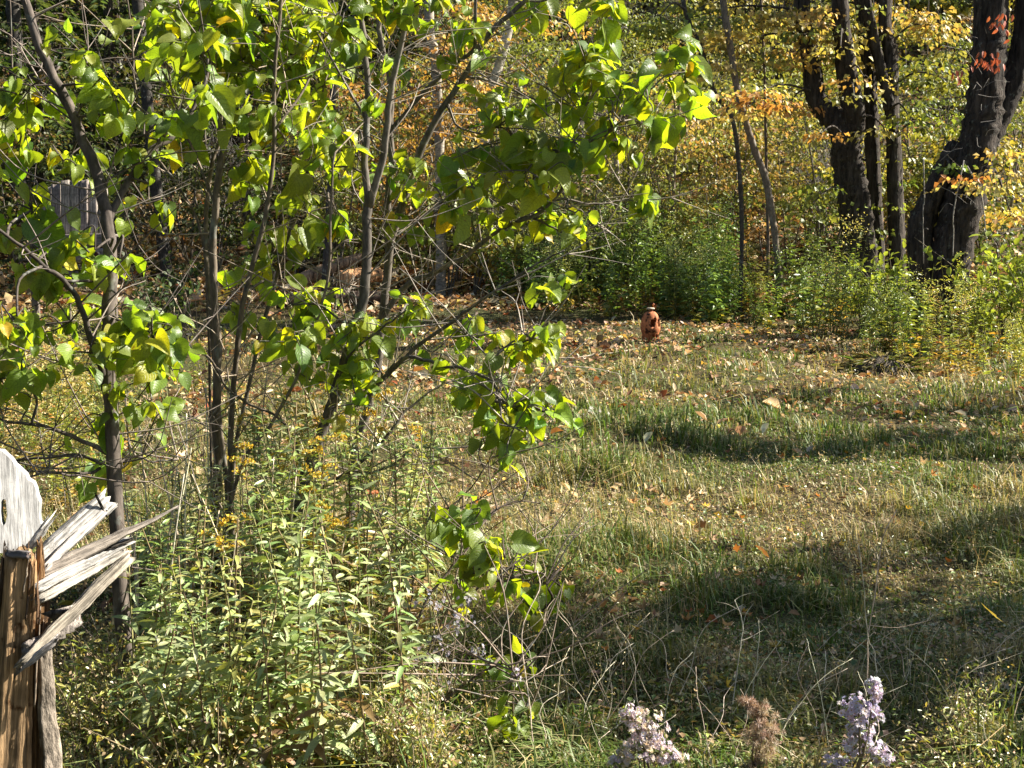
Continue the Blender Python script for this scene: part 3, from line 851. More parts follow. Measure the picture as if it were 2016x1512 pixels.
def build_tree(name, label, Y, specs, crowns, bark, mat=None, sides=22, ridges=.08, group=None, leaf=.085, over=None, limbs=0):
    paths = trunk_paths(specs, Y)
    base = Vector(paths[0][0][0])
    root = thing(name, label, 'tree', base, group)
    allp = np.vstack([p for p, _ in paths])
    for q, (path, rad) in enumerate(paths):
        mb = MB(); tube(mb, path, rad, sides, rough=.15, seed=q * 7 + int(Y * 10), ridges=ridges)
        part('trunk' if specs[q][4] else 'limb', mb.mesh('trunk', mat or M_BARK, True, base), root, bark)
    fo, tw = MB(), MB()
    for (px, py, rx, ry, n, cols) in crowns:
        Yc = Y + rng.normal(-.35, .7)
        C = np.array(P(px, py, Yc)); m = Yc / FPX
        cs = sprays(fo, C, (rx * m, rx * m * .8, ry * m), n, leaf, cols)
        A = allp[((allp - C) ** 2 * (1, 1, .5)).sum(1).argmin()]
        tube(tw, smooth_path([A, (A + C) / 2 + (0, 0, .15), C], 5), (.025, .008), 5, col=bark, cap=False)
        for c in cs[:14]:
            tube(tw, smooth_path([C + (c - C) * .1, (C + c) / 2 + rng.normal(0, .06, 3), c], 3), (.007, .003), 3, col=bark, cap=False)
    if over:     # the part of the crown above the picture
        for (dx, dy, z, r, n, cols) in over:
            C = np.array([base.x + dx, base.y + dy, z])
            cs = sprays(fo, C, (r, r, r * .7), n, .17, cols, per=30)
            A = allp[allp[:, 2].argmax()]
            tube(tw, smooth_path([A, (A + C) / 2 + (0, 0, .3), C], 4), (.06, .02), 5, col=bark, cap=False)
    if fo.n: part('crown', fo.mesh('crown', M_FOL, False, base), root, (1, 1, 1), 'stuff')
    if tw.n: part('branches', tw.mesh('branches', M_TWIG, False, base), root, (1.2, 1.2, 1.2), 'stuff')
    return root

DARKBARK = (.045, .036, .029)
build_tree('maple_tree', 'dark multi-trunked yellow maple with four close trunks at the wood edge', 24, [
    ([(1692, 560), (1691, 479), (1677, 382), (1667, 312), (1664, 262)], (66, 56), 0, 0, True),
    ([(1664, 272), (1648, 240), (1628, 224), (1605, 188), (1594, 104), (1580, 35), (1570, -150), (1540, -420)], (48, 20), 0, .4, False),
    ([(1668, 285), (1682, 236), (1674, 174), (1663, 104), (1656, 35), (1650, -150), (1670, -420)], (46, 24), 0, -.3, False),
    ([(1728, 560), (1723, 417), (1719, 312), (1715, 208), (1712, 139), (1698, 35), (1680, -200), (1690, -450)], (34, 22), .5, .5, True),
    ([(1768, 560), (1764, 430), (1760, 312), (1755, 208), (1753, 104), (1742, 35), (1760, -200), (1800, -450)], (36, 22), .1, .3, True),
    ([(1752, 215), (1744, 180), (1726, 104), (1705, 0), (1690, -100)], (20, 18), .1, 0, False)],
    [(1500, 45, 110, 40, 420, YEL), (1610, 50, 90, 40, 520, YEL), (1700, 45, 70, 35, 260, YEL), (1830, 50, 90, 60, 520, YEL), (1560, 120, 100, 36, 360, YEL),
     (1850, 150, 80, 45, 330, YGR), (1470, 190, 90, 36, 330, ORA), (1545, 215, 70, 26, 220, ORA), (1682, 195, 14, 12, 16, YEL), (1790, 230, 60, 40, 170, YGR),
     (1420, 110, 80, 60, 340, YEL), (1625, 110, 40, 18, 120, YEL), (1340, 40, 70, 40, 260, YGR), (1655, 90, 26, 12, 60, ORA), (1745, 70, 30, 20, 80, YEL), (1615, 262, 22, 14, 46, ORA), (1700, 150, 50, 22, 80, YEL), (1640, 330, 30, 20, 40, ORA), (1770, 330, 40, 40, 90, YGR), (1740, 440, 40, 24, 70, YGR), (1600, 400, 60, 40, 120, YGR), (1850, 250, 50, 40, 110, YGR), (1690, 110, 60, 20, 90, YEL), (1640, 30, 60, 24, 120, YEL), (1750, 260, 30, 20, 36, YEL), (1700, 400, 30, 26, 40, YGR)],
    DARKBARK, leaf=.09, over=[(-1.5, 1, 8.5, 2.6, 1300, YEL), (1.5, 0, 9.5, 2.8, 1300, YEL), (0, 1, 12, 3, 1200, YEL)])

t5 = build_tree('old_tree', 'massive dark leaning trunk at the right edge', 20, [
    ([(1862, 640), (1872, 521), (1892, 430), (1913, 347), (1930, 270), (1941, 208), (1948, 120), (1951, 40), (1950, -160), (1930, -520)], (78, 52), 0, .3, True),
    ([(1822, 640), (1812, 470), (1822, 420), (1858, 340), (1888, 285)], (52, 36), .1, .3, True),
    ([(1930, 300), (1962, 240), (1993, 165), (2016, 70), (2040, -100), (2080, -400)], (46, 34), .2, .4, False)],
    [(1912, 352, 34, 26, 110, ORA), (1975, 330, 45, 60, 260, YEL), (1870, 325, 26, 10, 26, YGR), (1990, 420, 40, 30, 160, ORA)],
    (.042, .033, .027), leaf=.08, ridges=.10, sides=26, over=[(1, 1, 8.5, 2.4, 260, YGR), (-1, -1, 10, 2.4, 260, YGR)])
# red creeper leaves and grey dead twigs on the old trunk
mb = MB()
for px, py, k in ((1945, 118, 22), (1893, 138, 9), (1968, 38, 12), (1955, 128, 8), (1975, 55, 6)):
    C = np.array(P(px, py, 19.45))
    pos = C + rng.normal(0, .07, (k, 3))
    t = np.array([0, 0, -1.0]) + rng.normal(0, .4, (k, 3))
    leaves(mb, pos, t, np.array([.4, -1, .3]) + rng.normal(0, .3, (k, 3)), .10, .045, jcol((.40, .11, .07), k, .2, .05), 'o')
tw = MB()
b5 = Vector(t5.location)
for q in range(34):
    px, py = rng.uniform(1815, 1985), rng.uniform(60, 510)
    A = np.array(P(px, py, 19.55)); d = np.array([rng.normal(0, 1), rng.normal(-.5, .3), rng.normal(0, .7)]) * rng.uniform(.08, .3)
    tube(tw, smooth_path([A, A + d * .5 + rng.normal(0, .04, 3), A + d], 4), (.005, .002), 3, col=(.2, .18, .16), cap=False)
for xs_ in ((1898, 1880, 1872, 1862), (1905, 1930, 1945, 1950), (1835, 1822, 1815, 1812)):
    pts = [P(xs_[q] + rng.normal(0, 7), 330 + q * 58 + rng.normal(0, 18), 19.4 + rng.normal(0, .05)) for q in range(4)]
    tube(tw, smooth_path(pts, 5), (.009, .006), 5, col=(.3, .27, .24))
part('creeper_leaves', mb.mesh('creeper', M_FOL, False, b5), t5, (1, 1, 1), 'stuff')
part('dead_twigs', tw.mesh('dead_twigs', M_TWIG, False, b5), t5, (1, 1, 1), 'stuff')

def slim(name, label, Y, pts, w, bark, crowns=(), mat=None, over=None, group=None):
    return build_tree(name, label, Y, [(pts, w, 0, .3, True)], list(crowns), bark, mat or M_TWIG, 9, .03, group, .085, over)
slim('birch_tree', 'pale birch trunk standing upright behind the forked shrub', 26, [(868, 560), (868, 486), (866, 380), (865, 278), (858, 128), (847, 69), (844, 0), (838, -250)], (21, 18), (.33, .29, .24),
     [(880, 110, 60, 60, 260, ORA), (830, 200, 60, 50, 220, BRO), (890, 230, 50, 40, 200, ORA)], M_BIRCH, [(0, 1, 7.5, 1.8, 400, YEL)])
slim('birch_tree', 'white birch trunk slanting up to the right, top centre', 28, [(950, 420), (955, 280), (972, 160), (983, 128), (1000, 62), (1011, 0), (1040, -200)], (18, 18), (.45, .41, .35),
     [(960, 60, 50, 50, 200, YEL), (930, 170, 40, 20, 130, ORA), (1080, 40, 70, 40, 260, ORA)], M_BIRCH, [(.5, 1, 8, 1.8, 400, ORA)])
slim('sapling', 'slender grey sapling bending left to right of the leafy limb', 23, [(1535, 600), (1528, 486), (1510, 365), (1486, 295), (1469, 243), (1451, 174), (1437, 87), (1424, 0), (1405, -200)], (14, 13), (.16, .13, .10),
     [(1400, 60, 60, 40, 200, YEL)], None, [(0, 1, 7, 1.5, 300, YEL)])
slim('sapling', 'thin dark sapling crossing behind the tip of the leafy limb', 23.5, [(1460, 420), (1444, 243), (1410, 190), (1396, 149), (1378, 87), (1351, 28), (1330, -80)], (9, 8), (.07, .06, .05),
     [(1300, 30, 70, 40, 220, YGR)])
slim('sapling', 'straight thin bare sapling in front of the orange slope', 24.5, [(1512, 480), (1508, 300), (1505, 150), (1498, 0), (1490, -120)], (6, 5), (.12, .09, .07))
slim('sapling', 'thin pale sapling low in the middle of the slope', 26, [(1330, 560), (1328, 480), (1326, 380), (1330, 300), (1340, 180)], (9, 5), (.22, .18, .14), [(1330, 260, 50, 60, 120, BRO)])
slim('sapling', 'pale forked sapling at top centre among grey brush', 29, [(1215, 380), (1212, 250), (1214, 100), (1200, 30), (1190, -80)], (11, 8), (.30, .27, .23), [(1240, 60, 60, 50, 160, YGR)])
slim('sapling', 'dark thin tree rising behind the upright clump', 22, [(640, 560), (650, 380), (655, 200), (660, 60), (650, -150)], (14, 10), (.06, .05, .045), [(650, 60, 70, 60, 160, YGR)], None, [(0, 0, 6.8, 1.4, 300, YGR)])
slim('sapling', 'dark leaning trunk in the shaded wood at upper left', 27, [(330, 560), (300, 300), (280, 100), (262, -100)], (26, 20), (.045, .04, .035), [(300, 60, 80, 40, 160, DGR)], None, [(0, 0, 8, 2.2, 500, DGR)])
slim('sapling', 'dark upright trunk at the far left edge of the wood', 29, [(30, 540), (36, 300), (30, 100), (20, -150)], (34, 26), (.05, .045, .04), [(60, 100, 80, 60, 160, DGR)], None, [(0, 0, 8, 2.4, 600, DGR)])

# hemlocks that darken the upper left
def hemlock_mesh(seed, h=9, r=2.6):
    mb, tr = MB(), MB()
    lr = np.random.default_rng(seed)
    tube(tr, [(0, 0, -.2), (0, 0, h * .5), (0, 0, h)], (.14, .09, .02), 8)
    n = 90
    for q in range(n):
        z = h * (.06 + .92 * q / n); rr = r * (1 - z / h) ** .8 * lr.uniform(.65, 1.1) + .15
        a = q * 2.4 + lr.normal(0, .3)
        d = np.array([math.cos(a), math.sin(a), 0])
        path = smooth_path([(0, 0, z), d * rr * .5 + (0, 0, z + .1), d * rr + (0, 0, z - rr * .22)], 5)
        tube(tr, path, (.022, .006), 3, cap=False)
        m = int(26 * rr) + 8
        f = lr.random(m) ** .7
        p = np.array([np.interp(f, np.linspace(0, 1, len(path)), path[:, c]) for c in range(3)]).T
        sgn = np.where(lr.random(m) < .5, -1, 1)
        sd = np.array([-d[1], d[0], 0])
        t = sd[None] * sgn[:, None] * .9 + d * .6 + lr.normal(0, .2, (m, 3)) + (0, 0, -.2)
        L = lr.uniform(.16, .42, m) * (1.15 - f * .6)
        leaves(mb, p, t, np.array([0, 0, 1.0]) + lr.normal(0, .3, (m, 3)), L, .09, jcol(DGR, m, .2, .06), 'd', droop=.25)
    return tr.mesh('trunk', M_BARK, True), mb.mesh('needles', M_FOL)
HEM = [hemlock_mesh(5), hemlock_mesh(6, 11, 3)]
for q, (px, Y, s_, lab) in enumerate([(90, 30, 1, 'dark evergreen in the shade behind the left shrub'), (230, 34, 1.1, 'tall dark evergreen behind the bare left trunk'),
                                  (-120, 28, 1, 'dark evergreen half out of the picture at the left edge'), (400, 36, 1.05, 'dark evergreen behind the upright clump of stems'),
                                  (560, 38, 1.1, 'dark evergreen behind the forked shrub, upper left'), (700, 42, 1.0, 'distant dark evergreen between shrub forks')]):
    root = thing('evergreen_tree', lab, 'tree', G(px, Y), 'evergreens on the shaded slope', rng.uniform(0, 6))
    root.scale = (s_, s_, s_)
    tr, ne = HEM[q % 2]
    part('trunk', tr, root, (.06, .05, .04)); part('crown', ne, root, (1, 1, 1), 'stuff')

# unseen evergreens added left of and behind the camera to cut sky fill
for q in range(15):
    a = R(150 + q * 10.5); d = 13 + (q % 3) * 3
    root = thing('evergreen_tree', 'added evergreen out of view, blocking sky light', 'tree', (d * math.cos(a), 4 + d * math.sin(a), 0), 'added evergreens out of view', q * 1.3)
    root.scale = (1.5, 1.5, 1.5)
    tr, ne = HEM[q % 2]
    part('trunk', tr, root, (.06, .05, .04)); part('crown', ne, root, (1, 1, 1), 'stuff')

# understory saplings over the slope
def sapling_proto(seed, h, r, n):
    st = np.random.default_rng(seed)
    tr, fo = MB(), MB()
    for q in range(int(st.integers(1, 4))):
        a = st.uniform(0, 6); l = st.uniform(.1, .35) * h
        top = np.array([math.cos(a) * l, math.sin(a) * l, h * st.uniform(.8, 1)])
        path = smooth_path([(0, 0, -.1), top * (.4, .4, .5) + st.normal(0, .06, 3), top], 5)
        tube(tr, path, (.022, .006), 5, cap=False)
        for w in range(7):
            A = path[int(st.integers(4, len(path)))]
            e = A + np.array([st.normal(0, .5), st.normal(0, .5), st.uniform(-.05, .4)]) * r
            tube(tr, smooth_path([A, (A + e) / 2 + (0, 0, .06), e], 3), (.008, .003), 3, cap=False)
            sprays(fo, e, (.35 * r, .35 * r, .2 * r), n // 10, .085, (1, 1, 1), per=24)
    return tr.mesh('stem', M_TWIG, True), fo.mesh('foliage', M_FOL)
PROTO = [sapling_proto(40 + q, h, r, n) for q, (h, r, n) in enumerate([(2.2, .8, 420), (3.2, 1, 560), (1.3, .7, 420), (4.2, 1.2, 620), (1.8, .9, 520), (2.8, 1.1, 380), (.8, .6, 320)])]
def zone_colour(px, py_top):
    r = random.random()
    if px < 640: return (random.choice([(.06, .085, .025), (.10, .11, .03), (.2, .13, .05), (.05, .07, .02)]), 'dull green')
    if px < 1000: return random.choice([((.46, .27, .08), 'rusty orange'), ((.28, .30, .07), 'yellow-green'), ((.18, .23, .06), 'dull green'), ((.5, .38, .09), 'golden'), ((.22, .27, .06), 'yellow-green')])
    if px < 1300: return random.choice([((.18, .23, .06), 'dull green'), ((.36, .33, .10), 'golden'), ((.28, .32, .07), 'yellow-green'), ((.22, .27, .06), 'yellow-green')])
    if px < 1660: return random.choice([((.48, .37, .12), 'golden'), ((.44, .28, .12), 'rusty orange'), ((.38, .36, .11), 'golden'), ((.28, .31, .08), 'yellow-green'), ((.20, .25, .07), 'yellow-green'), ((.14, .18, .05), 'dull green'), ((.30, .33, .09), 'yellow-green')])
    return random.choice([((.30, .32, .06), 'yellow-green'), ((.20, .25, .05), 'yellow-green'), ((.44, .38, .07), 'golden'), ((.12, .17, .04), 'dull green')])
def zone_name(px):
    return ('upper left shade' if px < 640 else 'strip behind the forked shrub' if px < 1000 else 'brush at top centre' if px < 1300 else
            'orange slope left of the multi-trunked maple' if px < 1660 else 'right side behind the big trunks')
for q in range(285):
    px = random.uniform(-60, 2080) if q < 200 else random.uniform(660, 1700)
    Y = 26.0 + 22 * random.random() ** 1.5
    if px > 1640 and Y < 27: Y += 2
    c, nm = zone_colour(px, 0)
    if px < 640 and random.random() < .35: continue
    tr, fo = PROTO[q % len(PROTO)]
    k = random.uniform(.8, 1.25)
    zn = zone_name(px)
    hh = k * (2.2, 3.2, 1.3, 4.2, 1.8, 2.8, .8)[q % len(PROTO)]
    sz = 'tall' if hh > 3 else 'low' if hh < 1.5 else 'mid-sized'
    ds = 'near the clearing' if Y < 29.5 else 'halfway up' if Y < 36 else 'high up'
    lab = f'{sz} {nm} sapling {ds} on the {zn}'
    root = thing('young_tree', lab, 'sapling', G(px, Y), lab, random.uniform(0, 6))
    root.scale = (k, k, k)
    part('stem', tr, root, (.13, .11, .09)); part('foliage', fo, root, c, 'stuff')

# grey leafless brush at the top centre
def brush_mesh(seed, h=2.2):
    st = np.random.default_rng(seed); mb = MB()
    for q in range(46):
        a = st.uniform(0, 6.3); l = st.uniform(.2, 1.1)
        e = np.array([math.cos(a) * l, math.sin(a) * l, h * st.uniform(.45, 1)])
        path = smooth_path([(st.normal(0, .1), st.normal(0, .1), -.05), e * (.35, .35, .6), e + (0, 0, -st.uniform(0, .3))], 4)
        tube(mb, path, (.009, .004), 3, cap=False)
        for w in range(4):
            A = path[int(st.integers(3, len(path)))]
            tube(mb, smooth_path([A, A + st.normal(0, .12, 3), A + st.normal(0, .3, 3)], 3), (.004, .002), 3, cap=False)
    return mb.mesh('stems', M_TWIG)
BR = [brush_mesh(70 + q) for q in range(3)]
for q in range(30):
    px = random.choice([random.uniform(960, 1300), random.uniform(960, 1300), random.uniform(200, 700), random.uniform(1300, 1700)])
    Y = random.uniform(25.5, 38)
    g = random.uniform(.14, .3) if px > 800 else random.uniform(.05, .12)
    zn = zone_name(px)
    o = part('bare_bush', BR[q % 3], None, (g, g * .93, g * .86), loc=G(px, Y))
    o.rotation_euler = (0, 0, random.uniform(0, 6)); k = random.uniform(.5, 1.25); o.scale = (k, k, k)
    tag(o, f"{'large' if k > .9 else 'small'} leafless grey bush {'near the clearing' if Y < 29 else 'farther up'}, {zn}", 'bush', f"{'large' if k > .9 else 'small'} bare bushes {'near' if Y < 29 else 'up'}, {zn}")

# the wood far up the slope, one mass
mb = MB()
for q in range(900):
    px = random.uniform(-150, 2170); Y = random.uniform(44, 62)
    g = G(px, Y); h = random.uniform(.5, 9)
    c = zone_colour(px, 0)[0] if random.random() < .75 else (.14, .17, .045)
    sprays(mb, (g.x, g.y, g.z + h), (1.4, 1.4, .9), 60, .26, c, per=30)
for q in range(90):
    g = G(random.uniform(-100, 2100), random.uniform(40, 60))
    tube(mb, [tuple(g), (g.x + random.uniform(-.4, .4), g.y, g.z + 5), (g.x + random.uniform(-.8, .8), g.y, g.z + 11)], (.13, .1, .05), 5, col=(.07, .06, .05))
tag(part('far_woods', mb.mesh('far_woods', M_FOL)), 'distant mass of autumn woodland at the top of the slope', 'woods', kind='stuff')

# trees standing right of the picture, whose shade falls across the yard
def shade_tree(label, x, y, crowns, cols):
    base = Vector((x, y, float(terrain(x, y))))
    root = thing('roadside_tree', label, 'tree', base)
    tr, fo = MB(), MB()
    top = max(c[2] for c in crowns)
    tube(tr, smooth_path([(x, y, base.z - .1), (x + .15, y, top * .5), (x, y + .1, top)], 5), (.2, .08), 10, ridges=.05)
    for (cx, cy, cz, r, n) in crowns:
        tube(tr, smooth_path([(x, y, cz * .75), ((x + cx) / 2, (y + cy) / 2, cz * .95), (cx, cy, cz)], 4), (.05, .015), 5, cap=False)
        sprays(fo, (cx, cy, cz), (r, r, r * .6), int(n * 1.7), .12, cols, per=36, rs=.7)
    part('trunk', tr.mesh('trunk', M_BARK, True, base), root, DARKBARK)
    part('crown', fo.mesh('crown', M_FOL, False, base), root, (1, 1, 1), 'stuff')
def over_ground(gx_, gy_, z):
    d = z / math.tan(SUN_EL)
    return gx_ + d * math.cos(SUN_AZ), gy_ + d * math.sin(SUN_AZ), z
cr = []
for (gx_, gy_, z, r, n) in [(.3, 5.0, 4.6, .35, 170), (.9, 4.95, 4.8, .35, 190), (1.5, 5.05, 5.0, .4, 200), (2.0, 5.1, 4.9, .35, 150), (-.15, 5.5, 4.4, .3, 120), (1.2, 4.62, 4.6, .3, 150), (1.75, 4.6, 4.8, .3, 150), (.55, 4.6, 4.5, .3, 130), (.35, 5.75, 5.0, .5, 230), (1.1, 5.7, 5.6, .6, 300), (1.75, 5.75, 5.3, .6, 300), (2.4, 5.9, 5.5, .6, 260), (1.0, 6.6, 6.0, .7, 200), (2.6, 7.3, 6.2, .8, 260)]:
    cr.append((*over_ground(gx_, gy_, z), r, n))
shade_tree('yellow tree out of view to the right of the foreground', 8.9, 6.0, cr, YGR)
cr = []
for (gx_, gy_, z, r, n) in [(1.2, 10.4, 5.6, .7, 420), (2.0, 10.3, 5.9, .6, 380), (3.2, 10.8, 6.2, .5, 200), (3.8, 12.2, 6.4, .7, 220), (2.4, 13.4, 6.2, .6, 150), (4.6, 9.0, 6, .6, 170)]:
    cr.append((*over_ground(gx_, gy_, z), r, n))
shade_tree('yellow tree out of view to the right of the lawn', 10.8, 11.5, cr, YGR)

# ------------------------------------------------------------------ weeds at the edge of the wood
def herb_mesh(seed, h=1.2, n=75, L=.085, W=.02, top='seed'):
    """one upright stalk with narrow leaves all the way up"""
    st = np.random.default_rng(seed); mb = MB()
    stems = []
    for s_ in range(int(st.integers(3, 7))):
        a = st.uniform(0, 6.3); l = st.uniform(.05, .38)
        e = np.array([math.cos(a) * l, math.sin(a) * l, h * st.uniform(.8, 1.05)])
        b0 = np.array([math.cos(a) * l * .5, math.sin(a) * l * .5, -.02])
        path = smooth_path([b0, (b0 + e) / 2 + st.normal(0, .03, 3), e], 6)
        tube(mb, path, (.005, .002), 4, col=(.5, .45, .3), cap=False)
        f = st.uniform(.05, 1, n)
        p = np.array([np.interp(f, np.linspace(0, 1, len(path)), path[:, c]) for c in range(3)]).T
        an = np.arange(n) * 2.4 + st.normal(0, .3, n)
        t = np.stack([np.cos(an), np.sin(an), .55 - st.random(n) * 1.0], 1)
        ll = L * (1.15 - .6 * f) * st.uniform(.8, 1.2, n)
        c = np.stack([np.ones(n) * 1.0] * 3, 1) * np.exp(st.normal(0, .22, (n, 1)))
        dead = (f < .3) & (st.random(n) < .6)
        c[dead] *= (1.7, 1.0, .9)
        leaves(mb, p, t, np.array([0, 0, 1.0]) + st.normal(0, .35, (n, 3)), ll, W * ll / L * 1.1, c, 'd', droop=.2)
        if top == 'seed':
            m = 46
            pp = e + np.stack([st.normal(0, .06, m), st.normal(0, .06, m), st.uniform(-.2, .07, m)], 1)
            leaves(mb, pp, st.normal(0, 1, (m, 3)) + (0, 0, .5), st.normal(0, 1, (m, 3)), .022, .014, jcol((2.2, 1.7, 1.9), m, .2, .05).clip(0, 3) if False else np.tile((2.0, 1.6, 2.2), (m, 1)), 'd')
    return mb.mesh('weed', M_HERB)
HERB = [herb_mesh(200, 1.15, 34, .135, .03, 'seed'), herb_mesh(201, 1.2, 26, .15, .055, None), herb_mesh(202, 1.1, 40, .12, .026, None),
        herb_mesh(203, 1.35, 22, .11, .02, 'seed'), herb_mesh(204, 1.0, 30, .16, .07, None), herb_mesh(205, 1.4, 16, .13, .018, 'seed')]
def front_edge(px):
    return float(np.interp(px, [240, 600, 980, 1100, 1250, 1400, 1560, 1650, 1750, 1850, 1950, 2040], [27, 27, 25, 23.8, 23.4, 22.2, 20.2, 18, 16.5, 15.2, 14.2, 14]))
nherb = 0
for q in range(290):
    px = random.uniform(985, 2050) if q < 180 else random.uniform(985, 1480) if q < 262 else random.uniform(230, 985)
    dY = random.random() ** 1.1 * 5.5
    Y = front_edge(px) + dY
    if Y > 18.6 and Y < 20.6 and 1790 < px < 1930: continue
    g = G(px, Y)
    k = random.choice([random.uniform(.45, .8), random.uniform(.8, 1.3)]) * (1.0 if px > 1000 else .75) * (.55 + .45 * min(1, dY / 1.2))
    if px > 1790 and Y < 18.2:
        c = random.choice([(.40, .36, .09), (.34, .36, .08), (.30, .33, .08), (.44, .33, .12)]); lab = 'yellowing goldenrod stalk in the tall pale clump before the old trunk'; gr = 'yellowing goldenrod at right'
    elif px > 1450:
        c = random.choice([(.17, .23, .05), (.22, .27, .06), (.13, .19, .045), (.28, .27, .08)]); lab = 'green goldenrod stalk in the weed belt right of the rusty vessel'; gr = 'goldenrod belt right'
    elif px > 985:
        k = max(k, .85) * 1.08; c = random.choice([(.16, .24, .06), (.2, .28, .07), (.12, .19, .05), (.26, .30, .09)]); lab = 'dark green weed stalk in the belt behind the rusty vessel'; gr = 'weed belt centre'
    else:
        c = random.choice([(.07, .10, .03), (.1, .12, .03), (.14, .15, .05)]); lab = 'shaded weed stalk at the wood edge behind the left shrubs'; gr = 'weeds in the left shade'  # shade of the wood edge is put into these darker weed tints
    tone = 'yellowish ' if c[0] > .27 else 'light green ' if c[1] > .21 else 'dull green ' if c[1] > .15 else 'shade-tinted '
    spot = ('hiding the foot of the left shrubs' if px < 620 else 'beside the fallen logs' if px < 985 else 'left of the rusty vessel' if px < 1200 else 'right behind the rusty vessel' if px < 1360
            else 'below the slender bending sapling' if px < 1560 else 'before the multi-trunked maple' if px < 1780 else 'before the old leaning trunk' if px < 1920 else 'at the right edge')
    row = 'front row' if dY < 1.6 else 'middle row' if dY < 3.4 else 'back row'
    lab = f"{tone}weed stalk {spot}, {row}"; gr = f"{tone}weeds {spot}, {row}"
    dim = random.uniform(.8, 1.3)
    o = part('weed_stalk', HERB[q % 6], None, (c[0] * dim * .92, c[1] * dim, c[2] * dim), loc=g)
    o.rotation_euler = (random.gauss(0, .12), random.gauss(0, .12), random.uniform(0, 6.3)); o.scale = (k * 1.1, k * 1.1, k)
    tag(o, lab, 'weed', gr)
def left_spot(px, Y):
    return ('at the left edge' if px < 60 else 'just left of its bare trunk' if px < 190 else 'right of its bare trunk') + (', nearer the camera' if Y < 10 else ', farther back' if Y > 12.5 else ', midway back')
# mid-left weeds between the lawn and the left shrub
for q in range(46):
    px = random.uniform(-60, 230) if q < 36 else random.uniform(-40, 420)
    Y = random.uniform(8, 14) if q < 36 else random.uniform(13, 18)
    o = part('weed_stalk', HERB[q % 6], None, random.choice([(.32, .33, .08), (.26, .3, .08), (.42, .34, .14), (.2, .24, .06)]), loc=G(px, Y))
    k = random.uniform(.35, .75); o.scale = (k, k, k); o.rotation_euler = (0, 0, random.uniform(0, 6.3))
    tag(o, 'pale weed stalk behind the left shrub, ' + left_spot(px, Y), 'weed', 'weeds behind the left trunk ' + left_spot(px, Y))

# broad-leaved bushes by the old trunk
def leafy_bush(seed, r=.6, h=1.3, n=220, L=.11):
    st = np.random.default_rng(seed); mb, tw = MB(), MB()
    for q in range(16):
        e = np.array([st.normal(0, .5) * r, st.normal(0, .5) * r, h * st.uniform(.45, 1)])
        path = smooth_path([(0, 0, -.05), e * (.4, .4, .6), e], 4)
        tube(tw, path, (.008, .003), 4, col=(.12, .1, .07), cap=False)
        m = n // 16
        f = st.uniform(.35, 1, m)
        p = np.array([np.interp(f, np.linspace(0, 1, len(path)), path[:, c]) for c in range(3)]).T
        t = st.normal(0, .8, (m, 3)) + (0, 0, -.25)
        leaves(mb, p + st.normal(0, .05, (m, 3)), t, np.array([.1, -.3, 1.0]) + st.normal(0, .4, (m, 3)), L * st.uniform(.7, 1.2, m), L * .62, np.exp(st.normal(0, .25, (m, 1))) * np.ones((1, 3)), 'o')
    return tw.mesh('stems', M_TWIG), mb.mesh('foliage', M_FOL)
LB = [leafy_bush(300 + q) for q in range(4)]
for q, (px, Y, k, lab) in enumerate([(1985, 18.6, 1.35, 'broad-leaved bright green bush right of the old trunk'), (1930, 18.0, .85, 'small broad-leaved bush at the foot of the old trunk'),
        (2040, 17.6, 1.2, 'broad-leaved bush cut off by the right edge'), (1760, 20.5, 1.0, 'light green bush at the foot of the multi-trunked maple'),
        (1700, 21.5, .9, 'yellow-green bush before the forked maple trunk'), (1240, 25.4, 1.35, 'pale leafy bush rising above the dark weeds at centre'),
        (360, 21, .9, 'dark leafy bush in the shade behind the upright clump'), (300, 19, .8, 'dark low bush right of the weathered plank seat'), (520, 24, .9, 'dark leafy bush left of the fallen logs')]):
    root = thing('leafy_bush', lab, 'bush', G(px, Y), None, random.uniform(0, 6)); root.scale = (k, k, k)
    tw, fo = LB[q % 4]
    part('stems', tw, root, (1, 1, 1))
    part('foliage', fo, root, (.055, .09, .025) if px < 600 else random.choice([(.2, .29, .05), (.26, .33, .05)]), 'stuff')

# ------------------------------------------------------------------ goldenrod in the foreground
NARROW = []
for q in range(6):
    st = np.random.default_rng(400 + q); mb = MB()
    for kx in (0,):
        n7 = 6; bend = st.uniform(.2, 1.1); fold = st.uniform(.1, .45); tw_ = st.normal(0, .35)
        V, Fq = [], []
        for r_ in range(n7 + 1):
            v = r_ / n7; h = .112 * math.sin(PI * min(1, v ** .75)) ** .8 + .003
            a = bend * v; y = math.sin(a) / bend; z = -(1 - math.cos(a)) / bend
            c, s_ = math.cos(tw_ * v), math.sin(tw_ * v)
            for u in (-1, 0, 1):
                zz = abs(u) * h * fold
                V.append((u * h * c - zz * s_, y, z + zz * c + u * h * s_))
        for r_ in range(n7):
            for c in range(2):
                i0 = r_ * 3 + c; Fq.append((i0, i0 + 1, i0 + 4, i0 + 3))
        mb.add(V, np.array(Fq), (1, 1, 1))
    NARROW.append(mb.mesh('narrow_leaf', M_HERB, True))

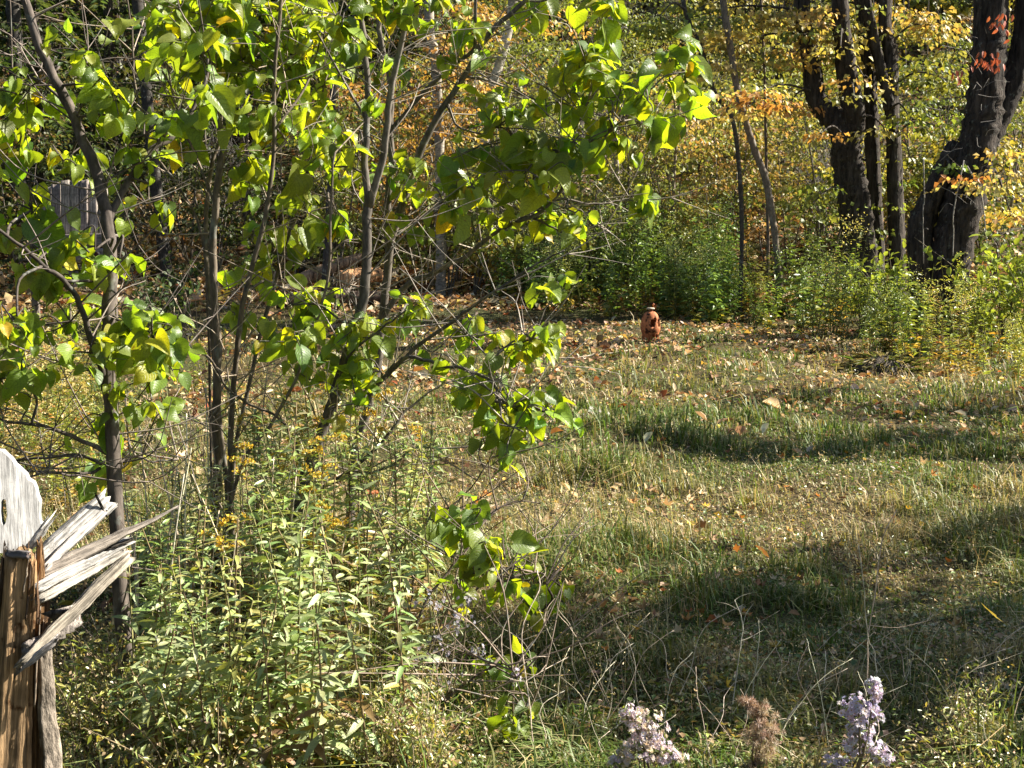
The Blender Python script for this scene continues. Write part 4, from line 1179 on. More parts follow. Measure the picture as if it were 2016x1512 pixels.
def goldenrod(loc, h, nleaf, L, label, group, as_parts, plume, tint):
    root = thing('goldenrod', label, 'goldenrod', loc, group)
    a = random.uniform(0, 6.3); l = random.uniform(.02, .34) * h
    e = np.array([math.cos(a) * l, math.sin(a) * l, h])
    path = smooth_path([(0, 0, -.03), e * (.3, .3, .5), e], 8)
    mb = MB(); tube(mb, path, (.0045, .002), 5)
    part('stem', mb.mesh('stem', M_TWIG), root, random.choice([(.26, .24, .10), (.30, .22, .12), (.2, .14, .08)]))
    f = np.linspace(.16, 1, nleaf) + rng.normal(0, .01, nleaf)
    pos = np.array([np.interp(f, np.linspace(0, 1, len(path)), path[:, c]) for c in range(3)]).T
    an = np.arange(nleaf) * 2.4 + rng.normal(0, .25, nleaf)
    el = rng.uniform(-.15, .75, nleaf) - (1 - f) * .5
    T = np.stack([np.cos(an), np.sin(an), el], 1)
    Nn = np.array([.1, -.1, 1.0]) + rng.normal(0, .3, (nleaf, 3))
    LL = L * (1.2 - .65 * f) * rng.uniform(.75, 1.2, nleaf)
    cols = jcol(tint, nleaf, .16, .06)
    low = (f < .42) & (rng.random(nleaf) < .75)
    cols[low] = jcol([(2, (.34, .27, .06)), (2, (.22, .14, .06)), (2, tint)], int(low.sum()), .2, .06)
    if as_parts:
        for q in range(nleaf):
            m = Matrix.Translation(pos[q]) @ frame(T[q], Nn[q]).to_4x4() @ Matrix.Diagonal((LL[q] * 1.0, LL[q], LL[q], 1))
            part('leaf', NARROW[q % 6], root, cols[q], mat=m)
    else:
        mb = MB(); leaves(mb, pos, T, Nn, LL, LL * .24, cols, 'o', droop=.25)
        part('foliage', mb.mesh('foliage', M_HERB), root, (1, 1, 1), 'stuff')
    if plume:
        mb = MB()
        for w in range(5):
            b0 = path[-1 - w // 2] ; a2 = rng.uniform(0, 6.3); ln = rng.uniform(.04, .10)
            m = 34; g = rng.random(m)
            d = np.array([math.cos(a2) * ln, math.sin(a2) * ln, .05 * rng.uniform(.3, 1.3)])
            pp = b0 + g[:, None] * d - np.stack([0 * g, 0 * g, g * g * .03], 1) + rng.normal(0, .005, (m, 3))
            leaves(mb, pp, rng.normal(0, 1, (m, 3)) + (0, 0, .6), rng.normal(0, 1, (m, 3)), .012, .009, jcol([(3, (.62, .42, .04)), (1, (.4, .34, .07))], m, .2, .06), 'd')
        part('flower_plume', mb.mesh('flower_plume', M_FLOWER), root, (1, 1, 1), 'stuff')
    return root

PALE = (.32, .38, .17); MIDG = (.21, .29, .08); YELG = (.37, .38, .11)
spots = []
for q in range(150):
    for tr_ in range(30):
        py0 = random.uniform(1150, 1590)
        px = random.uniform(240, 850)
        if float(vnoise(px, py0 * .7, 70, 41)) < .36: continue
        if px > 680 and py0 > 1330 and random.random() < .7: continue
        Y = Yg(py0)
        if all(abs(px - p_) > 14 or abs(Y - y_) > .12 for p_, y_ in spots): break
    spots.append((px, Y))
spots.sort(key=lambda s_: s_[1])
for q, (px, Y) in enumerate(spots):
    # tall ones behind, low ones in front
    top = np.interp(px, [270, 400, 560, 700, 800], [980, 880, 820, 770, 830]) + random.choice([random.uniform(-60, 60), random.uniform(0, 260)])
    top += max(0, (5.3 - Y)) * 235
    g = G(px, Y)
    h = max(.28, (P(px, top, Y).z - g.z))
    big = Y < 5.4
    plume = h > .62 and random.random() < .13
    lab = ('pale green goldenrod stalk at the front of the weed patch' if big else
           ('yellow-flowered goldenrod stalk among the shrub stems' if plume else 'green goldenrod stalk without flowers among the shrub stems'))
    tint = random.choice([PALE, PALE, MIDG, YELG])
    tn = {PALE: 'pale green', MIDG: 'mid green', YELG: 'yellowish green'}[tint]
    hn = 'short' if h < .45 else 'waist-high' if h > .75 else 'knee-high'
    pn = 'beside the dark bare trunk' if px < 370 else 'below the upright clump' if px < 520 else 'below the forked shrub' if px < 660 else 'at the right edge of the patch'
    fn = 'yellow-flowered ' if plume else ''
    rn = 'front' if Y < 4.9 else 'middle' if Y < 5.7 else 'back'
    lab = f"{hn} {tn} {fn}goldenrod {pn}, {rn} rank"
    goldenrod(g, h, int(24 + 26 * h) if big else int(28 + 40 * h), (.10 if big else .082) * random.uniform(.75, 1.2), lab, lab, q < 64, plume, tint)
for px, py, top in ((640, 1190, 780), (690, 1180, 795), (745, 1170, 770), (720, 1200, 830), (590, 1200, 900), (780, 1180, 860), (500, 1180, 830), (560, 1170, 800)):
    Y = Yg(py); g = G(px, Y)
    goldenrod(g, P(px, top, Y).z - g.z, 62, .085, 'tall yellow-flowered goldenrod between the forked shrub stems', 'tall flowering goldenrod', False, True, MIDG)

# low fuzzy weeds at the bottom left
def fuzzy_weed(seed):
    st = np.random.default_rng(seed); mb = MB(); tw = MB()
    for q in range(14):
        e = np.array([st.normal(0, .13), st.normal(0, .13), st.uniform(.12, .38)])
        path = smooth_path([(st.normal(0, .02), st.normal(0, .02), -.02), e * (.4, .4, .6), e], 5)
        tube(tw, path, (.003, .0012), 3, col=(.22, .17, .1), cap=False)
        m = 26
        f = st.uniform(.3, 1, m)
        p = np.array([np.interp(f, np.linspace(0, 1, len(path)), path[:, c]) for c in range(3)]).T + st.normal(0, .022, (m, 3))
        green = st.random(m) < .55
        c = np.where(green[:, None], jcol([(3, (.26, .30, .10)), (1.2, (.40, .36, .10))], m, .25, .08), jcol((.52, .41, .25), m, .25, .08))
        leaves(mb, p, st.normal(0, 1, (m, 3)), np.array([0, 0, 1.0]) + st.normal(0, .6, (m, 3)), np.where(green, .035, .014), np.where(green, .011, .010), c, 'd')
    return tw.mesh('stems', M_TWIG), mb.mesh('foliage', M_HERB)
FZ = [fuzzy_weed(500 + q) for q in range(4)]
def bushy_spot(px, Y):
    row = ', nearest row' if Y < 4.05 else ', second row' if Y < 4.5 else ', back row'
    return ('at the bottom right corner' if px > 1800 else 'beside the torn bark of the post' if px < 200 else 'at the foot of the dark bare trunk' if px < 330 else
            'in front of the goldenrod patch, left half' if px < 500 else 'in front of the goldenrod patch, right half' if px < 680 else 'below the grey-lavender aster') + row
for q in range(40):
    px = random.uniform(90, 860) if q < 34 else random.uniform(1900, 2040)
    py = random.uniform(1420, 1640) if px < 700 else random.uniform(1500, 1660)
    if q < 14: px, py = random.uniform(100, 330), random.uniform(1330, 1500)
    Y = Yg(py); root = thing('bushy_weed', 'bushy tan-seeded weed ' + bushy_spot(px, Y), 'weed', G(px, Y), 'bushy weeds ' + bushy_spot(px, Y), random.uniform(0, 6))
    k = random.uniform(.5, 1.15) * (.75 if px > 1800 else 1); root.scale = (k, k, k)
    part('stems', FZ[q % 4][0], root); part('foliage', FZ[q % 4][1], root, (1, 1, 1), 'stuff')

# ------------------------------------------------------------------ asters and the brown seed head
def daisy(seed):
    st = np.random.default_rng(seed); mb = MB()
    n = 13; a = np.arange(n) / n * 2 * PI + st.normal(0, .08, n)
    t = np.stack([np.cos(a), np.sin(a), st.uniform(.0, .5, n)], 1)
    leaves(mb, t * .12, t, np.tile((0, 0, 1.0), (n, 1)), st.uniform(.75, 1, n), .34, (1, 1, 1), 'd', droop=.05)
    ring = [(.2 * math.cos(q), .2 * math.sin(q), .05) for q in np.linspace(0, 2 * PI, 7)[:-1]]
    mb.add(ring + [(0, 0, .16)], np.array([[q, (q + 1) % 6, 6] for q in range(6)]), (.75, .55, .2))
    return mb.mesh('daisy', M_FLOWER)
DAISY = [daisy(600 + q) for q in range(4)]
def aster(px, py0, blobs, label, cols, Y, size=.0105, more=1.0):
    g = G(px, Y); root = thing('aster', label, 'aster', g)
    tw, gl = MB(), MB()
    for (bx, by, rx, ry, n) in blobs:
        C = np.array(P(bx, by, Y)); m = Y / FPX
        A = np.array((g.x + random.uniform(-.03, .03), g.y + random.uniform(-.03, .03), g.z - .02))
        tube(tw, smooth_path([A, (A + C) / 2 + rng.normal(0, .015, 3), C], 6), (.0035, .0018), 4, col=(.2, .16, .1))
        n = int(n * more)
        for q in range(n):
            d = nrm(rng.normal(0, 1, 3)) * rng.random() ** .5
            p = C + d * (rx * m * 1.25, rx * m, ry * m * 1.15)
            nn = nrm(d * .8 + np.array([.4, -.5, .6]) + rng.normal(0, .35, 3))
            if q % 3 == 0: tube(tw, [C + (p - C) * .2, (C + p) / 2 - (0, 0, .008), p], (.0012, .0008), 3, col=(.25, .22, .12), cap=False)
            k = size * rng.uniform(.7, 1.25)
            t = Vector(nn).orthogonal()
            mt = Matrix.Translation(Vector(p) - g) @ frame(t, nn).to_4x4() @ Matrix.Diagonal((k, k, k, 1))
            part('flower', DAISY[q % 4], root, jcol(cols, 1, .12, .05)[0], mat=mt)
        k = n // 2
        pp = C + rng.normal(0, .5, (k, 3)) * (rx * m, rx * m, ry * m)
        leaves(gl, pp, rng.normal(0, 1, (k, 3)), np.array([0, 0, 1.0]) + rng.normal(0, .5, (k, 3)), .022, .006, jcol((.2, .24, .08), k, .2, .06), 'd')
    part('stems', tw.mesh('stems', M_TWIG, False, g), root); part('foliage', gl.mesh('foliage', M_HERB, False, g), root, (1, 1, 1), 'stuff')
LAV = [(3, (.68, .58, .62)), (2, (.74, .65, .60)), (1.5, (.58, .50, .60)), (1.5, (.62, .50, .34))]
LAV2 = [(4, (.68, .62, .72)), (2, (.58, .52, .68)), (1, (.74, .70, .70))]
aster(1290, 1512, [(1240, 1405, 22, 18, 26), (1275, 1430, 36, 30, 55), (1255, 1470, 36, 30, 50), (1300, 1480, 28, 26, 40), (1225, 1500, 26, 16, 26), (1335, 1492, 20, 12, 18)],
      'pinkish fading aster at the bottom, left of the brown seed head', LAV, 3.95, more=1.5)
aster(1690, 1512, [(1722, 1355, 16, 22, 26), (1690, 1390, 36, 22, 48), (1690, 1435, 26, 30, 48), (1700, 1470, 34, 20, 40), (1735, 1485, 22, 20, 28), (1650, 1500, 30, 14, 26), (1725, 1405, 14, 22, 14)],
      'lavender aster at the bottom, right of the brown seed head', LAV2, 3.9, more=1.5)
aster(880, 1400, [(850, 1190, 30, 30, 22), (900, 1225, 30, 25, 22), (940, 1280, 20, 14, 18), (860, 1270, 30, 30, 20), (890, 1330, 26, 26, 18), (920, 1190, 20, 26, 14), (830, 1300, 22, 30, 14)],
      'sparse grey-lavender aster in the shade beside the low leafy shoots', [(3, (.45, .42, .5)), (2, (.36, .34, .38))], 4.7, .0075)
aster(615, 1300, [(600, 1045, 30, 30, 26), (615, 1090, 26, 30, 20), (680, 1210, 26, 20, 16)], 'dull grey aster half hidden in the goldenrod patch', [(3, (.42, .4, .46)), (2, (.3, .27, .27))], 5.3, .008)
aster(1013, 1400, [(1013, 1330, 12, 18, 22)], 'single small lavender flower spike by the low leafy shoots', LAV2, 4.45, .007)
aster(1172, 900, [(1160, 812, 16, 8, 7), (1185, 818, 14, 10, 6)], 'small white flowers standing in the lawn at centre', [(1, (.7, .68, .6))], 11.2, .02)

def seed_head():
    Y = 3.95; g = G(1500, Y); root = thing('seed_head', 'fluffy brown seed head standing between the two asters', 'seed head', g)
    tw = MB()
    tuft = []
    for q in range(3):
        st = np.random.default_rng(700 + q); mb = MB(); n = 60
        d = nrm(st.normal(0, 1, (n, 3)) + (0, 0, .3))
        leaves(mb, d * .15, d, st.normal(0, 1, (n, 3)), st.uniform(.6, 1.1, n), .1, np.exp(st.normal(0, .2, (n, 1))) * np.ones((1, 3)), 'd', droop=0)
        tuft.append(mb.mesh('tuft', M_DEAD))
    for (bx, by, rx, ry, n) in [(1475, 1385, 22, 14, 14), (1500, 1405, 30, 22, 26), (1490, 1450, 30, 26, 26), (1520, 1440, 26, 26, 20), (1505, 1490, 32, 24, 30)]:
        C = np.array(P(bx, by, Y)); m = Y / FPX
        A = np.array(g)
        tube(tw, smooth_path([A, (A + C) / 2 + rng.normal(0, .01, 3), C], 5), (.003, .0015), 4, col=(.25, .17, .1))
        for q in range(n):
            p = C + rng.normal(0, .5, 3) * (rx * m, rx * m, ry * m)
            k = .017 * rng.uniform(.6, 1.2)
            part('tuft', tuft[q % 3], root, jcol([(3, (.46, .36, .28)), (2, (.30, .21, .15)), (1.5, (.60, .50, .41))], 1, .12, .04)[0], mat=Matrix.Translation(Vector(p) - g) @ Matrix.Diagonal((k, k, k, 1)))
            tube(tw, [C, (C + p) / 2, p], (.001, .0008), 3, col=(.22, .14, .08), cap=False)
    part('stems', tw.mesh('stems', M_TWIG, False, g), root)
seed_head()

# ------------------------------------------------------------------ dry stalks
def dry_stalk(pts, Y, w, label, group, side=2):
    pp = [P(p[0], p[1], Y + (q * .05)) for q, p in enumerate(pts)]
    g = pp[0].copy(); g.z = float(terrain(g.x, g.y)) - .01
    mb = MB()
    path = smooth_path([g] + [p for p in pp if p.z > g.z + .02], 5)
    path = path + np.cumsum(rng.normal(0, .0012, path.shape), 0)
    r0 = w / FPX * Y / 2
    tube(mb, path, (r0, r0 * .6), 5)
    for q in range(side):
        A = path[int(rng.integers(len(path) // 3, len(path)))]
        d = np.array([rng.normal(0, .6), rng.normal(0, .4), rng.uniform(.2, .9)]) * rng.uniform(.05, .16)
        tube(mb, smooth_path([A, A + d * .5 + rng.normal(0, .008, 3), A + d], 3), (r0 * .6, r0 * .35), 3, cap=False)
    o = part('dry_stalk', mb.mesh('dry_stalk', M_TWIG, True, g), None, jcol((.58, .50, .37), 1, .2, .05)[0], loc=g)
    tag(o, label, 'dry stalk', group)
hand = [([(1415, 1500), (1440, 1400), (1455, 1290), (1462, 1230), (1445, 1180)], 'long pale dry stalk rising above the left aster'),
        ([(1690, 1460), (1705, 1340), (1708, 1250), (1722, 1160), (1730, 1070), (1760, 1000)], 'tall forked dry stalk above the lavender aster'),
        ([(1725, 1350), (1720, 1290), (1708, 1255), (1700, 1150), (1688, 1080)], 'thin dry stalk crossing above the lavender aster'),
        ([(1480, 1380), (1492, 1300), (1496, 1230), (1492, 1225)], 'short straight dry stalk above the brown seed head'),
        ([(1180, 1480), (1205, 1440), (1230, 1385)], 'thick pale dry stalk leaning left of the pinkish aster'),
        ([(1055, 1510), (1045, 1400), (1030, 1250), (1065, 1160), (1060, 1120)], 'long dry stalk through the low leafy shoots'),
        ([(1540, 1450), (1560, 1410), (1580, 1395), (1590, 1398)], 'hooked dry stalk right of the brown seed head')]
for pts, lab in hand:
    dry_stalk(pts, Yg(1512) * random.uniform(.96, 1.05), 3.2, lab, None, 4)
for q in range(104):
    if q < 74: px, py = random.uniform(1020, 2016), random.uniform(1400, 1640); w_ = 'left of the pinkish aster' if px < 1200 else 'about the pinkish aster' if px < 1400 else 'about the brown seed head' if px < 1590 else 'about the lavender aster' if px < 1790 else 'near the bottom right corner'
    else: px, py = random.uniform(110, 1000), random.uniform(1300, 1600); w_ = 'beside the dark bare trunk' if px < 330 else 'in front of the goldenrod' if px < 720 else 'by the low leafy shoots'
    Y = Yg(py); h = random.uniform(70, 280) * 4.3 / Y; l = random.gauss(0, 95)
    lab = f"thin {'upright' if abs(l) < 45 else 'left-leaning' if l < 0 else 'right-leaning'} {'tall' if h > 180 else 'short'} dry stalk {w_}"; gr = lab
    top = py - h
    dry_stalk([(px, py), (px + l * .2 + random.gauss(0, 14), py - h * .45), (px + l * .55 + random.gauss(0, 14), py - h * .8), (px + l, top)], Y, random.uniform(1.1, 2.3), lab, gr, random.randint(0, 3))
def dead_spot(px):
    return 'beside the dark bare trunk' if px < 350 else 'left of the upright clump' if px < 420 else 'right of the upright clump' if px < 540 else 'left of the forked shrub' if px < 640 else 'right of the forked shrub'
for q in range(34):
    px = random.uniform(250, 760); py = random.uniform(1180, 1400); Y = Yg(py); h = random.uniform(250, 480)
    dry_stalk([(px, py), (px + random.gauss(0, 10), py - h * .5), (px + random.gauss(0, 35), py - h)], Y, random.uniform(3, 5), f"{'tall' if h > 365 else 'shorter'} thin dead stem in the goldenrod {dead_spot(px)}", f"{'tall' if h > 365 else 'shorter'} dead stems {dead_spot(px)}", 1)

# ------------------------------------------------------------------ splintered post and rails
def local_piece(name, A, B, prof, mat, color, parent=None, seed=0, n=22, taper=(1, 1), up=(0, -.3, 1), rough=.05, ragged=.03, warp=.004):
    """a split piece of timber from A to B; prof = cross-section (u, v) in metres"""
    A, B = Vector(A), Vector(B)
    Lg = (B - A).length
    x = (B - A).normalized(); y = Vector(up).cross(x).normalized(); z = x.cross(y)
    st = np.random.default_rng(seed)
    m = len(prof); prof = np.asarray(prof, float)
    wob = np.cumsum(st.normal(0, 1, (n, 2)), 0) * warp * .25
    ridg = st.normal(0, rough, m)
    V = []
    for q in range(n):
        f = q / (n - 1); s = np.interp(f, np.linspace(0, 1, len(taper)), taper)
        for k in range(m):
            rr = s * (1 + ridg[k] + st.normal(0, rough * .12))
            xx = f * Lg
            if q in (0, n - 1): xx += st.normal(0, ragged)
            V.append((xx, prof[k][0] * rr + wob[q][0], prof[k][1] * rr + wob[q][1]))
    Fq = [(q * m + k, q * m + (k + 1) % m, (q + 1) * m + (k + 1) % m, (q + 1) * m + k) for q in range(n - 1) for k in range(m)]
    V.append((st.normal(0, ragged * .3), 0, 0)); V.append((Lg + st.normal(0, ragged * .3), 0, 0))
    T = [((k + 1) % m, k, n * m) for k in range(m)] + [((n - 1) * m + k, (n - 1) * m + (k + 1) % m, n * m + 1) for k in range(m)]
    mb = MB(); mb.add(V, [np.array(Fq), np.array(T)])
    me = mb.mesh(name, mat)
    mt = Matrix((x, y, z)).transposed().to_4x4(); mt.translation = A
    if parent: mt = Matrix.Translation(-Vector(parent.location)) @ mt
    o = part(name, me, parent, color, mat=mt)
    return o
def rect(w, h, k=3, st=0):
    """cross-section outline with a few grooves"""
    r = np.random.default_rng(st); pts = []
    for (x0, y0, x1, y1) in ((-w, -h, w, -h), (w, -h, w, h), (w, h, -w, h), (-w, h, -w, -h)):
        for q in range(k):
            f = q / k
            pts.append((x0 + (x1 - x0) * f + r.normal(0, .06) * w, y0 + (y1 - y0) * f + r.normal(0, .1) * h))
    return pts
PY = 3.7
m_ = PY / FPX
post_base = P(30, 1512, PY); post_base.z = float(terrain(post_base.x, post_base.y))
post = thing('broken_post', 'rotten orange-brown split post with torn bark at the lower left corner', 'post', post_base)
SUNUP = (.55, -.8, .1)
def pp(px, py, d=0): return P(px, py, PY + d)
OR_ = (.36, .235, .125)
def down(px, py, d=0):
    p = pp(px, py, d); return Vector((p.x - .005, p.y, -.03))
local_piece('heartwood', down(4, 1512), pp(38, 1094), rect(.036, .03, 5, 1), M_ROT, OR_, post, 1, 30, (1.25, 1.1, .8), SUNUP, .06, .012)
local_piece('split_slat', down(44, 1512, .02), pp(62, 1092, .02), rect(.012, .03, 4, 2), M_ROT, (.33, .20, .10), post, 2, 30, (1, 1, .9), SUNUP, .09, .02)
local_piece('split_slat', down(58, 1512, .05), pp(78, 1085, .04), rect(.010, .022, 4, 3), M_ROT, (.30, .17, .08), post, 3, 30, (1, 1, .7), SUNUP, .1, .03)
local_piece('split_slat', down(72, 1512, .03), pp(84, 1240, .03), rect(.008, .02, 4, 4), M_ROT, (.22, .14, .08), post, 4, 26, (1.2, 1, .6), SUNUP, .1, .03)
local_piece('split_slat', down(-14, 1512, .03), pp(8, 1098, .03), rect(.012, .03, 4, 5), M_ROT, (.10, .07, .05), post, 5, 24, (1, 1, .8), SUNUP, .1, .02)
local_piece('heart_core', down(50, 1512, .09), pp(52, 1110, .09), rect(.055, .02, 4, 15), M_ROT, (.08, .045, .025), post, 15, 16, (1, 1, .9), SUNUP, .1, .02)
local_piece('bark', down(104, 1512, .03), pp(88, 1275, .03), rect(.016, .009, 6, 6), M_BARKX, (.30, .25, .2), post, 6, 28, (1.5, 1.4, .9), SUNUP, .16, .02, .008)
local_piece('bark_flake', pp(36, 1318, -.05), pp(80, 1205, -.03), rect(.016, .006, 4, 7), M_BARKX, (.30, .26, .23), post, 7, 18, (.35, 1.2, .5), SUNUP, .2, .02, .04)
local_piece('metal_strap', pp(14, 1086, -.02), pp(58, 1088, -.02), rect(.008, .008, 3, 8), M_RUST, (.12, .11, .11), post, 8, 12, (1, 1), SUNUP, .15, .004)
GREY = (.47, .45, .42)
for q in range(16):      # torn fibres at the break
    x0 = random.uniform(2, 92); y1 = random.uniform(1065, 1100) if x0 < 70 else random.uniform(1080, 1260)
    d0 = random.uniform(-.03, .06)
    local_piece('fibre', pp(x0 - random.uniform(2, 9), y1 + random.uniform(60, 190), d0), pp(x0 + random.uniform(-2, 5), y1, d0 + .01), rect(random.uniform(.0012, .004), .003, 3, 90 + q), M_ROT,
                random.choice([(.34, .2, .1), (.2, .12, .07), (.42, .34, .26), (.1, .07, .05)]), post, 90 + q, 10, (.9, 1, .25), SUNUP, .1, .006)
def rail(label, a, b, w, h, color, seed, taper, da=0, db=0, up=(.6, -.75, .3), ragged=.012):
    A, B = pp(*a, da), pp(*b, db)
    root = thing('split_rail', label, 'rail', A)
    local_piece('timber', A, B, rect(w, h, 5, seed), M_WOOD, color, root, seed, 26, taper, up, .09, ragged)
    return root, A, B
r1, A, B = rail('broad whitened rail, topmost of those fanning from the post', (55, 1125), (207, 985), .029, .014, GREY, 21, (.75, 1, 1.05, .95), .08, .30)
local_piece('splinter', pp(85, 1122, .06), pp(214, 1003, .27), rect(.011, .008, 4, 31), M_WOOD, (.5, .46, .42), r1, 31, 20, (.8, 1, .8), (.6, -.75, .3), .12, .012)
local_piece('worn_hole_shade', pp(193, 984, .245), pp(201, 999, .255), rect(.0035, .003, 3, 32), M_RUST, (.02, .018, .016), r1, 32, 6, (.8, 1, .8))  # solid near-black piece painting the shade inside the worn hole
r2, A, B = rail('long thin grey rail tapering to a point at right', (60, 1140), (348, 1004), .015, .01, (.30, .26, .22), 22, (1, 1.05, .8, .45, .12), .04, .34)
r3, A, B = rail('grooved whitened rail with a worn, shade-painted hole at its end below the pointed rail', (70, 1160), (252, 1068), .014, .013, GREY, 23, (1, 1.05, 1, .85), 0, .28)
local_piece('splinter', pp(75, 1182, -.01), pp(250, 1085, .25), rect(.010, .009, 4, 33), M_WOOD, (.5, .46, .4), r3, 33, 22, (1, 1, .7), (.6, -.75, .3), .12, .014)
local_piece('worn_end_shade', pp(212, 1080, .205), pp(243, 1068, .245), rect(.007, .004, 3, 34), M_RUST, (.03, .025, .02), r3, 34, 8, (.5, 1, .8))  # near-black colour stands for shade in the worn hole near this end
r4, A, B = rail('lowest bleached rail slanting across the front of the post', (42, 1306), (252, 1098), .017, .013, (.40, .35, .28), 24, (.45, .95, 1.05, .95), -.08, .22)
local_piece('splinter', pp(38, 1322, -.09), pp(110, 1262, -.07), rect(.008, .006, 3, 35), M_WOOD, (.35, .32, .3), r4, 35, 14, (.2, 1, .8), (.6, -.75, .3), .15, .01)

# whitened sawn slab with a knot hole
def slab():
    out = [(-70, 905), (-30, 885), (2, 888), (22, 904), (36, 922), (52, 938), (64, 952), (73, 972), (77, 992), (74, 1012), (80, 1030), (91, 1040), (88, 1056), (70, 1068), (58, 1082), (30, 1086), (-10, 1090), (-60, 1085)]
    hole = [(1, 990), (6, 982), (11, 984), (12, 996), (14, 1014), (11, 1030), (6, 1036), (2, 1028), (0, 1010)]
    Yb = PY + .12
    base = P(0, 1085, Yb)
    root = thing('wood_slab', 'bleached rounded wood slab with a dark knot hole behind the post', 'slab', base)
    def P3(p, f): return P(p[0], p[1], Yb + (p[0] * .0012)) + Vector((-.004, .035, -.0)) * f
    import bmesh
    bm = bmesh.new()
    rows = []
    no = 48
    def resample(poly, n):
        q = np.array(poly + [poly[0]], float); d = np.concatenate([[0], np.cumsum(np.linalg.norm(np.diff(q, axis=0), axis=1))])
        t = np.linspace(0, d[-1], n, endpoint=False)
        return np.stack([np.interp(t, d, q[:, 0]), np.interp(t, d, q[:, 1])], 1)
    O = resample(out, no); H = resample(hole, no)
    c = np.array(hole).mean(0)
    ang = lambda Q: np.arctan2(Q[:, 1] - c[1], Q[:, 0] - c[0])
    H = H[np.argsort(ang(H))]; O = O[np.argsort(ang(O))]
    O = O + rng.normal(0, 1.2, O.shape)
    vs = {}
    for f in (0, 1):
        for r_, fr in enumerate((0, .3, .65, 1)):
            for k in range(no):
                p = H[k] * (1 - fr) + O[k] * fr
                q = P3(p, f) - base
                q += Vector((0, 0, 0))
                vs[(f, r_, k)] = bm.verts.new(q)
    for f in (0, 1):
        for r_ in range(3):
            for k in range(no):
                bm.faces.new([vs[(f, r_, k)], vs[(f, r_, (k + 1) % no)], vs[(f, r_ + 1, (k + 1) % no)], vs[(f, r_ + 1, k)]][::1 if f else -1])
    for r_ in (0, 3):
        for k in range(no):
            bm.faces.new([vs[(0, r_, k)], vs[(0, r_, (k + 1) % no)], vs[(1, r_, (k + 1) % no)], vs[(1, r_, k)]])
    bmesh.ops.recalc_face_normals(bm, faces=bm.faces)
    me = bpy.data.meshes.new('slab'); bm.to_mesh(me); bm.free()
    at = me.color_attributes.new('Col', 'FLOAT_COLOR', 'POINT'); at.data.foreach_set('color', np.ones(len(me.vertices) * 4, np.float32))
    me.materials.append(bark_material('bleached_slab', zs=.08, scale=90, lo=.55, hi=1.25, bump=.9, dist=.006, axis='Z'))
    part('board', me, root, (.37, .365, .36))
    local_piece('wedge', P(52, 1085, Yb - .04), P(88, 1036, Yb - .03), rect(.008, .01, 4, 41), M_WOOD, GREY, root, 41, 12, (.8, 1, .8))
slab()

# ------------------------------------------------------------------ rusty domed vessel on the lawn
def vessel():
    px, py = 1281, 680
    Y = 19.4; g = G(px, Y); root = thing('rusty_vessel', 'rusty domed iron vessel with a small cap, standing on the leaf-strewn lawn', 'vessel', g)
    root.rotation_euler = (0, 0, .8); root.scale = (.86, .86, .9)
    def lathe(prof, n=28, skip=lambda r, k: False, thick=.006):
        V = [(r * math.cos(2 * PI * k / n), r * math.sin(2 * PI * k / n), z) for z, r in prof for k in range(n)]
        Vi = [(max(0, r - thick) * math.cos(2 * PI * k / n), max(0, r - thick) * math.sin(2 * PI * k / n), z) for z, r in prof for k in range(n)]
        o = len(V); Fq = []
        for r in range(len(prof) - 1):
            for k in range(n):
                q = [r * n + k, r * n + (k + 1) % n, (r + 1) * n + (k + 1) % n, (r + 1) * n + k]
                if skip(r, k):
                    for e0, e1 in ((0, 1), (1, 2), (2, 3), (3, 0)):
                        Fq.append((q[e0], q[e1], q[e1] + o, q[e0] + o))
                else:
                    Fq.append(q); Fq.append([v + o for v in q[::-1]])
        mb = MB(); mb.add(V + Vi, np.array(Fq)); return mb
    z = np.linspace(0, 1, 11)
    dome = [(.21 + .27 * math.sin(a), .155 * math.cos(a) ** .7 if a > 0 else .155) for a in np.linspace(0, PI / 2 * .93, 11)]
    dome = [(.16, .14), (.185, .152)] + dome
    def holes(r, k):
        f = (k - 19) % 28          # the side towards the camera
        return (f in (2, 3) and 3 <= r <= 5) or (f in (26, 27) and 3 <= r <= 5) or (f in (0,) and 5 <= r <= 6)
    rust = (.42, .15, .06)
    part('dome', lathe(dome, skip=holes).mesh('dome', M_RUST, True), root, rust)
    def slots(r, k):
        f = (k - 19) % 28
        return 1 <= r <= 3 and f in (27, 1, 3, 5)
    part('base', lathe([(0, .128), (.02, .13), (.06, .13), (.10, .132), (.14, .134), (.158, .138)], skip=slots).mesh('base', M_RUST, True), root, (.38, .13, .05))
    part('neck', lathe([(.47, .034), (.505, .03)], 14).mesh('neck', M_RUST, True), root, (.22, .10, .05))
    capm = lathe([(.503, .012), (.505, .062), (.52, .064), (.528, .055), (.531, .008)], 16).mesh('cap', M_RUST, True)
    part('cap', capm, root, (.50, .44, .34))
    mb = MB(); tube(mb, smooth_path([(.15, 0, .33), (.18, 0, .30), (.17, 0, .25)], 4), (.008, .008), 6)
    part('handle', mb.mesh('handle', M_RUST), root, (.3, .2, .15))
vessel()

